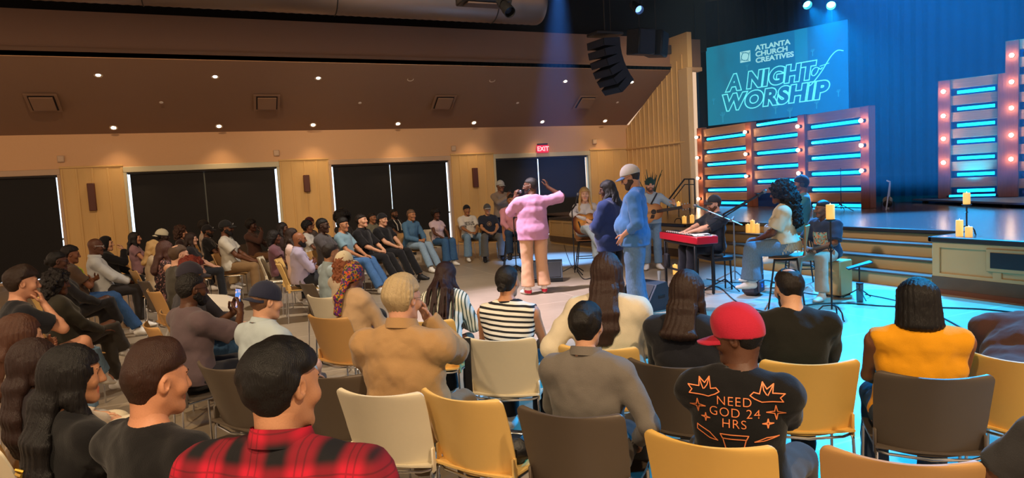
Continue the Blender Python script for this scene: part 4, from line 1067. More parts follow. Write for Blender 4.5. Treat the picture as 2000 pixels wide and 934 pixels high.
for hx, hz, hh in ((-.38, -.42, .5), (-.45, -.20, .3), (.02, -.40, .4), (.12, -.46, .45), (.30, -.40, .35), (.44, -.30, .3), (-.18, .16, .3), (.28, .20, .3)):
    b = V3(hx*sw_, -.004, hz*sh_)
    for f in range(5):
        t_ = (f-2)*.16; hd.tube([b+V3((f-2)*.030*hh*2, 0, .16*hh), b+V3((f-2)*.030*hh*2+.20*hh*math.sin(t_), 0, .20*hh+(.20 if f else .10)*hh*math.cos(t_))], [.030*hh, .020*hh], 6)
    hd.tube([b+V3(0, 0, -.3*hh), b, b+V3(0, 0, .22*hh)], [.06*hh, .05*hh, .10*hh], 6)
for i in range(len(hd.v)): hd.v[i] = (hd.v[i][0], -.003+(hd.v[i][1]+.004)*.02, hd.v[i][2])
hd.build('hand_silhouettes', mat('screen_hands', '2c8ca8', .5, emit='2a90b4', estr=.72), scr)
# ------------------------------------------------------------------ slatted timber panels with bulbs and light bars
def wood(name, h, sx): return mat(name, h, .55, bump=.25, bscale=6, stretch=sx, var=.35)
SLAT = wood('slat_timber', 'b88a66', (.5, .5, 14)); POST = wood('post_timber', '8a4f38', (12, 12, .5))
LED = mat('led_bar', '20c8ff', .3, emit='12b4ff', estr=4.5); BULB = mat('bulb_glow', 'fff0d8', .3, emit='ffd0a0', estr=55); SOCK = mat('bulb_socket', '2a1a14', .5)
BACKB = mat('panel_backboard', '1c4488', .7)  # blue base holds the light-bar glow on the boards between slats
def panel(label, posts, base, slats, led_top, bulbs, pitch=.39, sh=.23):
    """posts: [(x, y, top z)]; slats per bay; bulbs: heights per post"""
    t = empty('slat_panel', (posts[0][0], posts[0][1], base), 0, label, 'stage panel', 'timber slat panels on the stage'); o = V3(posts[0][0], posts[0][1], base)
    rot = lambda d: Rz(math.atan2(d[1], d[0]))
    for i, p in enumerate(posts):
        q = posts[i+1] if i+1 < len(posts) else posts[i-1]; d = unit(V3(q[0]-p[0], q[1]-p[1], 0))*(1 if i+1 < len(posts) else -1); R_ = rot(d); n = np.cross(d, V3(0, 0, 1))
        if n @ V3(1, .6, 0) > 0: n = -n
        a = MB(); a.box(V3(p[0], p[1], (base+p[2])/2)-o, (.25, .20, p[2]-base), R=R_, bev=.012); po = a.build('post', POST, t)
        for z_ in bulbs[i]:
            c = V3(p[0], p[1], z_)-o+n*.10
            M = np.array([d, np.cross(n, d), n]).T
            a = MB(); a.lathe([(.045, 0), (.04, .03), (.025, .05), (.02, .06)], c, 12, R=M); so_ = a.build('bulb_socket', SOCK, po)
            a = MB(); a.lathe([(.016, .055), (.026, .07), (.043, .10), (.042, .125), (.026, .145), (.002, .152)], c, 14, R=M); a.build('bulb', BULB, so_)
    for i in range(len(posts)-1):
        p, q = V3(*posts[i]), V3(*posts[i+1]); d = unit(V3(*(q-p)[:2], 0)); R_ = rot(d); n = np.cross(d, V3(0, 0, 1))
        if n @ V3(1, .6, 0) > 0: n = -n
        L = math.dist(p[:2], q[:2])-.25; m_ = V3(*((p+q)/2)[:2], 0); top = min(p[2], q[2]) if not led_top[i] else min(p[2], q[2])-.17
        a = MB(); a.box(m_-n*.13+V3(0, 0, (base+top)/2)-o, (L+.2, .02, top-base), R=R_); a.build('backboard', BACKB, t)
        for k in range(slats[i]):
            zc = top-sh/2-k*pitch
            a = MB(); a.box(m_+V3(0, 0, zc)+n*.02-o, (L+.02, .045, sh), R=R_, bev=.008); a.build('slat', SLAT, t)
            zl = zc+sh/2+.085 if led_top[i] else zc-sh/2-.085
            if zl > base+.05:
                a = MB(); a.tube([m_+V3(0, 0, zl)-d*(L/2-.12)-n*.02-o, m_+V3(0, 0, zl)+d*(L/2-.05)-n*.02-o], .036, 8); b_ = a.build('light_bar', LED, t)
                a = MB(); a.box(m_+V3(0, 0, zl)-n*.07-o, (L-.1, .04, .09), R=R_, bev=.005); a.build('bar_housing', mat('bar_housing', '0a2a5a', .4), b_)
LP = [(13.86, 16.69, 3.16), (13.76, 14.5, 3.10), (13.66, 12.56, 3.08), (13.57, 10.68, 3.06)]
def zat(p, x, y): d_ = ray(x, y); return float(EYE+d_[2]*np.hypot(p[0], p[1])/np.hypot(d_[0], d_[1]))
panel('wide timber slat panel of three bays below the screen, with blue light bars', LP, .74, [6, 5, 6], [0, 1, 0],
      [[zat(LP[0], 1370, y) for y in (268, 308, 348, 388)], [zat(LP[1], 1463, y) for y in (258, 301, 344)], [zat(LP[2], 1569, y) for y in (247, 293, 338, 385)], [zat(LP[3], 1689, y) for y in (236, 284, 333)]])
RP = [(15.5, 10.2, 3.57), (16.02, 9.16, 3.57)]; RQ = [(16.06, 9.08, 4.25), (16.55, 8.05, 4.25), (17.0, 7.0, 4.25)]
panel('lower timber slat panel at the right of the stage with six light bars', RP[:1]+[(16.0, 9.2, 3.57)], .85, [7, 0], [0, 0], [[zat(RP[0], 1838, y) for y in (181, 228, 272, 318)], []], .375, .215)
panel('taller timber slat panel cut off by the right edge of the picture', RQ, .85, [9, 9], [0, 0], [[zat(RQ[0], 1955, y) for y in (113, 164, 214, 266, 312)], [], []], .375, .215)
t = empty('stage_riser_platform', (15.2, 8.6, .74), math.radians(-25), 'low grey riser platform under the right-hand timber panels', 'platform')
a = MB(); a.box((.55, 0, .085), (2.6, 4.6, .045), bev=.008); a.build('platform_deck', mat('riser_grey', '6a7890', .5), t)
for x in (-.6, 1.7):
    for y in (-2, -.7, .7, 2): a = MB(); a.box((x, y, .03), (.09, .09, .065)); a.build('platform_foot', BLK, t)

m_ = V3(15.75, 9.68, .90); n_ = unit(V3(-.9, -.43, 0)); up_ = empty('uplight_bar', m_+n_*.45, math.atan2(-1.04, .52), 'thin cyan light bar lying at the foot of the right-hand timber panel', 'light bar')
a = MB(); a.box((0, 0, .015), (.95, .10, .05), bev=.01); a.build('bar_body', BLK, up_); a = MB(); a.box((0, -.045, .02), (.85, .02, .03)); a.box((0, 0, .043), (.85, .05, .01)); a.build('light_strip', LED, up_)
lamp('uplight_lamp', 'SPOT', (0, 0, .08), 260, (.0, .42, 1.0), None, up_, spot_size=math.radians(70), spot_blend=1.0, shadow_soft_size=.05).rotation_euler = (math.radians(155), 0, 0)
# ------------------------------------------------------------------ chairs
CHC = {'mustard': 'e2b660', 'yellow': 'e6be72', 'cream': 'ddd2b8', 'taupe': '5a4e42', 'tan': 'c2955c'}
def make_chair(col):
    m_ = mat('chair_'+col, CHC[col], .42, var=.02); t = empty('stacking_chair')
    def back(u, v):
        v = .5-.5*math.cos(math.pi*v); a = 2*u-1; wd = .225-.018*(1-v)**2; r = .032
        if v > .93: wd -= r*(1-math.sqrt(max(0, 1-((v-.93)/.07)**2)))*.9
        if v < .10: wd -= .06*(1-math.sqrt(max(0, 1-((.10-v)/.10)**2)))
        z_ = .425+.385*v+.012*a*a*(v > .5)*v; y = -.185-.085*v-.035*v*v+.055*a*a
        return (a*wd, y, z_), unit(V3(-.25*a, 1, .25))
    a = MB(); a.sheet(back, 20, 22, .009); b = a.build('backrest', m_, t)
    def seat(u, v):
        a = 2*u-1; y = -.20+.43*v; z_ = .445+.012*a*a-.03*max(0, v-.8)**2*25*.6-.01*math.sin(v*3.1); wd = .215-.02*max(0, v-.85)*6*.5
        return (a*wd, y, z_), (0, 0, 1)
    a = MB(); a.sheet(seat, 12, 12, .010); a.build('seat', m_, t)
    for s_ in (-1, 1):
        a = MB(); a.box((s_*.212, -.165, .475), (.012, .035, .12), bev=.005); a.build('bracket', m_, b)
        a = MB(); a.tube([(s_*.215, .19, 0), (s_*.208, .185, .415), (s_*.205, .165, .432)], .0075, 8); a.build('leg', STEEL, t)
        a = MB(); a.tube([(s_*.222, -.21, 0), (s_*.208, -.185, .415), (s_*.205, -.165, .432)], .0075, 8); a.build('leg', STEEL, t)
        a = MB(); a.tube([(s_*.205, -.17, .432), (s_*.205, .17, .432)], .0075, 8); a.build('side_rail', STEEL, t)
    a = MB(); a.tube([(-.205, -.165, .43), (-.16, -.19, .424), (0, -.215, .420), (.16, -.19, .424), (.205, -.165, .43)], .007, 8); a.tube([(-.205, .15, .43), (.205, .15, .43)], .0075, 8); a.build('cross_bar', STEEL, t)
    return t
PROTO = {}
def chair(col, x, y, yaw, label):
    if col not in PROTO: t = PROTO[col] = make_chair(col)
    else: t = copy_tree(PROTO[col])
    t.location = (x, y, 0); t.rotation_euler = (0, 0, -math.radians(yaw)); return tag(t, label, 'chair', 'stacking chairs around the floor')
def stool(x, y, yaw, label, h=.74, shell=True):
    t = empty('bar_stool', (x, y, 0), -math.radians(yaw), label, 'stool', 'bar stools of the musicians'); m_ = mat('stool_ply', 'a8744a', .4, var=.08, bscale=8)
    def sh(u, v):
        a = 2*u-1
        if v < .5: w_ = v*2; y_ = .20-.42*w_; z_ = h-.02*math.sin(w_*3.1)+.03*a*a*w_; n = (0, 0, 1)
        else: w_ = (v-.5)*2; y_ = -.22-.06*w_+.05*a*a*w_; z_ = h+.03+.36*w_ if w_ > .15 else h+.2*w_+.03*a*a; n = unit((0, 1, .2))
        return (a*(.20+.01*v), y_, z_), n
    a = MB(); a.sheet(sh, 14, 22, .014); a.build('seat_shell', m_, t)
    for sx in (-1, 1):
        for sy in (-1, 1): a = MB(); a.tube([(sx*.15, sy*.13, h-.03), (sx*.23, sy*.21, 0)], .011, 8); a.build('leg', BLK, t)
    a = MB(); c = [(sx*.205, sy*.185, .26) for sx, sy in ((-1, -1), (1, -1), (1, 1), (-1, 1))]; a.tube(c, .009, 6, closed=True); a.build('foot_ring', BLK, t)
    a = MB(); a.box((0, -.0, h-.035), (.32, .28, .02), bev=.006); a.build('seat_frame', BLK, t)
    return t
# ------------------------------------------------------------------ things around the musicians
def candle(p, h, r, label, parent=None, lit=True):
    t = empty('pillar_candle', p, 0, label, 'candle', 'flameless pillar candles'); wx = mat('candle_wax', 'f0cf86', .5, emit='ffb850', estr=.75)
    a = MB(); a.lathe([(r*.97, 0), (r, .004), (r, h*.92), (r*.96, h), (r*.8, h-.004), (r*.7, h-.018), (.003, h-.02)], n=20); a.build('wax', wx, t)
    a = MB(); a.tube([(0, 0, h-.02), (.002, 0, h-.006)], .002, 5); a.lathe([(.001, h-.008), (.005, h), (.004, h+.008), (.0005, h+.018)], n=8); a.build('flame_tip', mat('flame_tip', 'fff0b0', .4, emit='ffd070', estr=6), t)
    return t
def holder(p, h, label, legs=3):
    t = empty('candle_stand', p, 0, label, 'candle stand', 'black candle stands')
    a = MB(); a.tube([(0, 0, .11), (0, 0, h-.012)], .010, 8); a.lathe([(.02, h*.72), (.024, h*.73), (.012, h*.75)], n=10); a.build('pole', BLK, t)
    for k in range(3):
        g = k*2.094+.4; c, s_ = math.cos(g), math.sin(g); R_ = min(.17, h*.3)
        a = MB(); a.tube([(0, 0, .16*R_/.17), (R_*.55*c, R_*.55*s_, .15*R_/.17), (R_*.9*c, R_*.9*s_, .09*R_/.17), (R_*c, R_*s_, .012), (R_*1.1*c, R_*1.1*s_, .008)], .009, 7); a.build('foot', BLK, t)
    a = MB(); a.lathe([(.012, h-.03), (.055, h-.012), (.058, h), (.0, h-.004)], n=18); a.build('tray', BLK, t); 
    if legs == 4: 
        a = MB()
        for k in range(4):
            g = k*1.571; a.tube([(.0, 0, h*.66), (.035*math.cos(g), .035*math.sin(g), h*.70), (0, 0, h*.74)], .005, 5)
        a.build('twist_cage', BLK, t)
    return t
p = atz(1625, 623, 0); holder(p, 1.14, 'tall black iron candle stand on three curled feet in front of the seated percussionist', 4); candle(p+V3(0, 0, 1.14), .165, .046, 'pillar candle on the tall floor stand in front of the percussionist')
candle(atz(1319, 536, 0), .17, .042, 'single pillar candle standing on the floor beside the keyboard')
p = V3(8.84, 11.45, .74); holder(p, .30, 'small candle stand on the left stage block'); candle(p+V3(0, 0, .30), .13, .04, 'pillar candle up on the small stand on the left stage block')
candle(V3(8.74, 11.15, .74), .14, .045, 'shorter pillar candle on the left stage block near its corner'); candle(V3(8.86, 11.05, .74), .16, .045, 'taller pillar candle on the left stage block near its corner')
p = atz(1878, 452, .74); p = V3(8.98, 5.62, .74); holder(p, .40, 'small candle stand on the right stage block'); candle(p+V3(0, 0, .40), .15, .042, 'pillar candle up on the small stand on the right stage block')
candle(V3(8.74, 5.56, .74), .21, .042, 'taller pillar candle on the edge of the right stage block'); candle(V3(8.72, 5.43, .74), .13, .042, 'shorter pillar candle on the edge of the right stage block')
q = atx(1470, 452, 9.25)
for i, (dy, h) in enumerate(((.14, .16), (.02, .24), (-.10, .18))): candle((9.27, q[1]+dy, .555), h, .045, 'pillar candle on the stage steps behind the keyboard player, '+('left', 'tall middle', 'right')[i]+' of three')
# keyboard on its stand
KB = math.atan2(-1.30, -.30); kc = V3(6.36, 8.06, 0); kb = empty('stage_keyboard', kc+V3(0, 0, .74), KB, 'bright red stage keyboard on a black stand with sheet music at one end', 'keyboard'); RED = mat('keyboard_red', 'c0142c', .35)
a = MB(); a.box((0, 0, .055), (1.29, .33, .11), bev=.012); a.build('case', RED, kb)
a = MB(); a.box((0, .075, .112), (1.22, .16, .012), bev=.002); kk = a.build('key_bed', mat('key_white', 'e8e6e0', .3), kb)
a = MB()
for k in range(51):
    if k % 7 in (0, 1, 3, 4, 5): a.box((-.58+k*.0232, .045, .122), (.012, .095, .014), bev=.002)
a.build('black_keys', BLK, kk)
a = MB(); a.box((0, -.085, .113), (1.22, .14, .006), bev=.002); pn = a.build('control_panel', mat('kb_panel', '3a0c14', .4), kb)
a = MB()
for k in range(30): a.lathe([(.009, .114), (.008, .13), (.0, .131)], (-.55+k*.038, -.06-.04*(k % 2), 0), 8)
a.build('knob', mat('kb_knob', 'd8d8d8', .4), pn)
a = MB(); a.sheet(lambda u, v: ((.34+.28*u, -.15+.26*v, .128+.012*math.sin(u*5)), (0, 0, 1)), 8, 4, .002); tag(a.build('sheet_music', mat('paper', 'ece8e0', .7), None, kc+V3(0, 0, .735), KB), 'white sheets of music lying on the near end of the red keyboard', 'paper')
ks = empty('keyboard_stand', kc, KB, 'black table-style stand under the red keyboard', 'stand')
a = MB(); a.box((0, 0, .715), (1.1, .28, .035), bev=.006); a.build('top_frame', BLK, ks)
for x in (-.52, .52):
    for y in (-.13, .13): a = MB(); a.box((x, y, .36), (.035, .035, .71), bev=.006); a.build('leg', BLK, ks)
a = MB(); a.box((0, -.13, .30), (1.04, .02, .03)); a.build('cross_bar', BLK, ks)
tg = empty('hanging_bag', kc+Rz(KB) @ V3(-.40, -.16, .42), KB, 'small black bag hanging from the keyboard stand', 'bag'); a = MB(); a.box((0, 0, .0), (.13, .07, .22), bev=.02); a.build('bag_body', mat('bag_black', '16161a', .8), tg); a = MB(); a.tube([(-.05, 0, .1), (-.03, 0, .27), (.03, 0, .27), (.05, 0, .1)], .006, 6); a.build('strap', BLK, tg)
def mic_stand(base, top, mic_from, mic_to, label, metal=None, mic='1a1a1e', round_base=False):
    """tripod stand with a boom from mic_from to mic_to (world points); top: height where the boom clamps"""
    m_ = metal or BLK; t = empty('microphone_stand', base, 0, label, 'microphone stand', 'microphone stands'); b = V3(*base)
    if round_base: a = MB(); a.lathe([(.13, 0), (.13, .012), (.03, .03), (.02, .05)], n=24); a.build('base', BLK, t)
    else:
        for k in range(3): g = k*2.094+.5; a = MB(); a.tube([(0, 0, .16), (.30*math.cos(g), .30*math.sin(g), .012)], .010, 7); a.build('leg', m_, t)
    a = MB(); a.tube([(0, 0, .02), (0, 0, top)], .011, 8); a.lathe([(.018, top*.55), (.018, top*.62)], n=10); a.build('pole', m_, t)
    f, g_ = V3(*mic_from)-b, V3(*mic_to)-b; d = unit(g_-f)
    a = MB(); a.tube([f, g_-d*.15], .008, 7); a.build('boom', m_, t)
    cl = f+(g_-f)*(max(0, min(1, ((V3(0, 0, top)-f)@d)/np.linalg.norm(g_-f)))); a = MB(); a.tube([V3(0, 0, top), cl], .015, 8); a.lathe([(.02, -.02), (.02, .02)], cl, 10); a.build('clamp', m_, t)
    mk = MB(); M = np.array([unit(np.cross(d, V3(0, 0, 1))), np.cross(unit(np.cross(d, V3(0, 0, 1))), d)*-1, d]).T
    mk.lathe([(.010, -.17), (.016, -.02), (.018, 0)], g_, 12, R=M); mo = mk.build('microphone', mat('mic_'+mic, mic, .4), t)
    a = MB(); a.lathe([(.018, 0), (.025, .012), (.026, .03), (.018, .048), (.002, .054)], g_, 14, R=M); a.build('mic_grille', mat('mic_grille', '7a7e88', .35, .8), mo)
    return t
mic_stand(atz(1009, 534, 0), 1.05, atd(1004, 425, 12.6), atd(1026, 425, 12.4), 'thin black microphone stand in front of the man in the pink shirt')
mic_stand(atz(1123, 535, 0), 1.20, atd(1124, 400, 12.2), atd(1128, 382, 12.2), 'straight microphone stand in front of the blonde guitarist')
mic_stand(atz(1417, 566, 0), 1.12, atd(1382, 444, 8.1), atd(1490, 376, 8.1), 'black boom microphone stand reaching up to the curly-haired woman')
mic_stand(atz(1436, 548, 0), 1.02, atd(1450, 440, 9.6), atd(1361, 403, 9.8), 'silver boom microphone stand slanting to the keyboard player', mat('stand_silver', 'a8acb0', .3, .9), '2a6a78')
def wedge(p, yaw, label):
    t = empty('stage_monitor', p, yaw, label, 'loudspeaker', 'wedge monitors on the floor'); body = mat('wedge_body', '26303a', .6, bump=.2, bscale=150)
    a = MB(); a.prism([(-.22, 0), (.20, 0), (.24, .08), (.06, .34), (-.12, .36), (-.24, .10)], -.27, .27, axis=0); a.build('cabinet', body, t)
    a = MB(); n = unit(V3(0, .26, .18)); c = V3(0, .15, .21)+n*.004; a.box(c, (.48, .29, .012), R=Rx(-math.atan2(.26, .18)), bev=.004); a.build('grille', mat('wedge_grille', '15191e', .7), t)
    for s_ in (-1, 1): a = MB(); a.box((s_*.272, -.02, .18), (.008, .12, .04), bev=.003); a.build('handle', BLK, t)
    return t
wedge(V3(5.18, 10.45, 0), math.radians(152), 'black wedge monitor on the floor just behind the man in the pink shirt')
wedge(V3(5.05, 7.30, 0), math.radians(100), 'wedge monitor on the floor right of the man in the blue hoodie')
# percussion box, little gear stand, bag
cj = empty('cajon', V3(7.50, 6.42, 0), math.radians(12), 'plywood box drum the percussionist sits on', 'drum'); PLY = mat('cajon_ply', 'b98a52', .45, var=.08, bscale=6, stretch=(1, 1, .2))
a = MB(); a.box((0, 0, .25), (.31, .31, .46), bev=.012); a.build('box_body', PLY, cj); a = MB(); a.box((-.157, 0, .25), (.006, .29, .44), bev=.002); a.build('tapa', mat('cajon_tapa', 'd0a468', .4), cj)
a = MB(); a.lathe([(.06, 0), (.055, .002), (.0, .002)], (0, .157, .25), 18, R=Rx(-math.pi/2)); a.build('sound_hole', BLK, cj)
for sx in (-1, 1):
    for sy in (-1, 1): a = MB(); a.lathe([(.02, 0), (.022, .02)], (sx*.12, sy*.12, 0), 10); a.build('foot', BLK, cj)
t = empty('gear_stand', atz(1679, 584, 0), 0, 'small black tripod stand with a tilted tray right of the box drum', 'stand')
for k in range(3): g = k*2.094; a = MB(); a.tube([(0, 0, .14), (.2*math.cos(g), .2*math.sin(g), .01)], .008, 6); a.build('leg', BLK, t)
a = MB(); a.tube([(0, 0, .1), (0, 0, .42)], .010, 8); a.build('pole', BLK, t); a = MB(); a.box((0, 0, .44), (.30, .16, .02), R=Rz(-.7) @ Ry(-.3), bev=.005); a.build('tray', mat('tray_blue', '1a2c48', .4), t)
t = empty('water_bottle', atz(1679, 586, 0)+V3(-.12, -.10, 0), 0, 'dark clear tumbler on the floor by the small gear stand', 'bottle'); a = MB(); a.lathe([(.036, 0), (.04, .02), (.042, .22), (.040, .23)], n=18); a.build('tumbler_body', mat('tumbler', '3a3c42', .15, alpha=.75), t); a = MB(); a.lathe([(.043, .23), (.043, .25), (.0, .252)], n=18); a.build('lid', BLK, t)
t = empty('backpack', V3(6.75, 7.15, 0), math.radians(30), 'grey equipment bag with a small blue tag on the floor under the stools', 'bag'); a = MB(); a.box((0, 0, .17), (.34, .24, .34), bev=.06); b_ = a.build('bag_body', mat('bag_grey', '3c3a44', .8, bump=.3), t); a = MB(); a.box((-.03, -.125, .13), (.22, .03, .16), bev=.012); a.build('front_pocket', mat('bag_grey2', '4a4854', .8), t); a = MB(); a.box((-.05, -.142, .14), (.07, .006, .05)); a.build('blue_tag', mat('blue_tag', '3a78e0', .5), t); a = MB(); a.tube([(-.06, 0, .33), (-.04, 0, .40), (.04, 0, .40), (.06, 0, .33)], .01, 6); a.build('handle', BLK, t)
def cup(p, r, h, label, col='e6e2da', alpha=1.0, cat='cup', lid=False):
    t = empty('drinking_cup', p, 0, label, cat, None); a = MB(); a.lathe([(r*.78, 0), (r, h), (r*.94, h), (r*.74, .006), (0.001, .006)], n=18); a.build('cup_body', mat('cup_%s' % col, col, .3, alpha=alpha), t)
    if lid: a = MB(); a.lathe([(r*1.04, h-.004), (r*1.04, h+.008), (r*.8, h+.018), (0, h+.018)], n=18); a.build('lid', mat('cup_lid', '3a3a3a', .4), t)
    return t
cup(atz(1552, 606, 0), .042, .17, 'clear plastic cup on the floor beneath the bar stool', 'c8dce4', .5); cup(atz(1288, 548, 0), .03, .16, 'clear bottle-like glass on the floor left of the keyboard', 'c0ccd0', .6)
cup(atz(803, 512, 0), .04, .12, 'amber iced drink on the floor by the feet of the denim-jacket person', 'b07a3a', .8); cup(atz(949, 500, 0), .035, .12, 'grey cup on the floor between the two men against the pier', 'a8aab0')
t = empty('paper_bag', atz(815, 513, 0), .3, 'small white paper bag on the floor beside the amber drink', 'bag'); a = MB(); a.prism([(-.09, 0), (.09, 0), (.10, .17), (.05, .19), (0, .175), (-.05, .19), (-.10, .17)], -.05, .05, axis=1); a.build('bag_body', mat('paper_bag', 'd8ccb8', .8, bump=.3), t); a = MB(); a.box((0, -.052, .09), (.1, .003, .07)); a.build('bag_print', mat('bag_print', 'b8a890', .8), t)
# music stand, railing and plant by the stage
t = empty('music_stand', V3(12.6, 10.6, .74), .5, 'thin black music stand on the stage in front of the timber panels', 'stand')
for k in range(3): g = k*2.094; a = MB(); a.tube([(0, 0, .15), (.32*math.cos(g), .32*math.sin(g), .012)], .009, 6); a.build('leg', BLK, t)
a = MB(); a.tube([(0, 0, .05), (0, 0, .95)], .009, 8); a.build('pole', BLK, t); a = MB(); a.tube([(-.2, 0, .22), (-.18, 0, .16), (.18, 0, .16), (.2, 0, .22)], .008, 6); a.build('cable_hook', BLK, t)
t = empty('white_stand', V3(13.35, 10.0, .74), .8, 'white stand with an arm leaning at the right end of the wide timber panel', 'stand'); WH = mat('stand_white', 'c8d4e8', .5); a = MB(); a.tube([(.12, 0, 0), (-.10, 0, .58)], .018, 8); a.build('pole', WH, t); a = MB(); a.tube([(-.12, 0, .60), (.25, 0, .62)], .016, 8); a.build('arm', WH, t); a = MB(); a.tube([(-.25, .1, 0), (-.1, 0, .58)], .014, 8); a.build('brace', WH, t)
t = empty('side_lamp', V3(13.3, 10.0, .74), 2.2, 'small floor lamp fixture at the right end of the wide timber panel', 'spotlight'); a = MB(); a.lathe([(.05, -.12), (.09, -.08), (.10, .08), (.09, .1), (.01, .09)], (0, 0, .16), 16, R=Rx(1.1)); a.build('lamp_body', BLK, t); a = MB(); a.tube([(-.12, 0, .0), (-.12, 0, .16), (.12, 0, .16), (.12, 0, 0)], .012, 6); a.build('yoke', BLK, t)
t = empty('handrail', V3(11.4, 15.1, 0), 0, 'black metal handrail rising beside the ribbed wall to the stage', 'handrail')
RA, RB, RC = atd(1303, 394, 17.8)-V3(11.4, 15.1, 0), atd(1337, 350, 17.6)-V3(11.4, 15.1, 0), atd(1356, 350, 17.4)-V3(11.4, 15.1, 0)
a = MB(); a.tube([RA, RB, RC], .022, 8); a.build('top_rail', BLK, t); a = MB(); a.tube([RA-V3(0, 0, .14), RB-V3(0, 0, .14), RC-V3(0, 0, .14)], .014, 8); a.build('lower_rail', BLK, t)
for q_ in (RA, RB+(RC-RB)*.45, RC): a = MB(); a.tube([q_, V3(q_[0], q_[1], .0 if q_ is RA else .74)], .018, 8); a.build('post', BLK, t)
pp = V3(9.15, 12.85, .74); t = empty('potted_plant', pp, 0, 'spiky green potted plant on the stage block behind the guitarist in the green cap', 'plant'); a = MB(); a.lathe([(.11, 0), (.15, .26), (.14, .26), (.12, .22), (.001, .22)], n=20); a.build('pot', mat('plant_pot', '4a4038', .6), t)
a = MB(); rr = random.Random(3)
for k in range(16):
    g = rr.uniform(0, 6.28); tl = rr.uniform(.05, .24); h = rr.uniform(.55, .95); r_ = rr.uniform(0, .07); c = V3(r_*math.cos(g), r_*math.sin(g), .22); d = V3(math.cos(g), math.sin(g), 0); sd = V3(-math.sin(g), math.cos(g), 0)
    a.sheet(lambda u, v: (c+d*tl*v*v+V3(0, 0, h*v)+sd*(u-.5)*.065*(1-v**3)+d*.012*abs(2*u-1), -d), 4, 8, .005)
a.build('leaves', mat('plant_leaf', '3e5a3a', .5, var=.3, bscale=8), t)
# cables on the floor
def cable(pts, label, r=.008, col='121418'):
    P_ = [V3(*atz(x, y, .01)[:2], .010) for x, y in pts]; out = []
    for i in range(len(P_)-1):
        a_, b_, c_, d_ = P_[max(i-1, 0)], P_[i], P_[i+1], P_[min(i+2, len(P_)-1)]
        for u in np.linspace(0, 1, 8, endpoint=False): out.append(.5*((2*b_)+(-a_+c_)*u+(2*a_-5*b_+4*c_-d_)*u*u+(-a_+3*b_-3*c_+d_)*u**3))
    out.append(P_[-1]); a = MB(); a.tube(out, r, 6); tag(a.build('cable', mat('cable_'+col, col, .5)), label, 'cable', 'cables on the floor')
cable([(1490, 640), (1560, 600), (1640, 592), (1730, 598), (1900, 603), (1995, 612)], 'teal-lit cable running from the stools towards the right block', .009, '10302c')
cable([(1690, 575), (1740, 585), (1800, 600), (1850, 625), (1900, 650), (1935, 645)], 'thin cable running in front of the steps towards the lower right', .007)
cable([(1300, 560), (1350, 572), (1400, 560), (1440, 590), (1500, 610), (1550, 602)], 'looping cable under the keyboard and bar stools', .008)
cable([(1128, 528), (1140, 545), (1165, 542), (1190, 552)], 'short cable at the foot of the guitarist microphone stand', .008)
cable([(1380, 545), (1440, 552), (1500, 548), (1560, 570), (1640, 580)], 'cable behind the keyboard player and the stools', .007)
cable([(1096, 430), (1100, 470), (1112, 510), (1122, 527)], 'thin cable trailing to the monitor behind the pink-shirted man', .006)
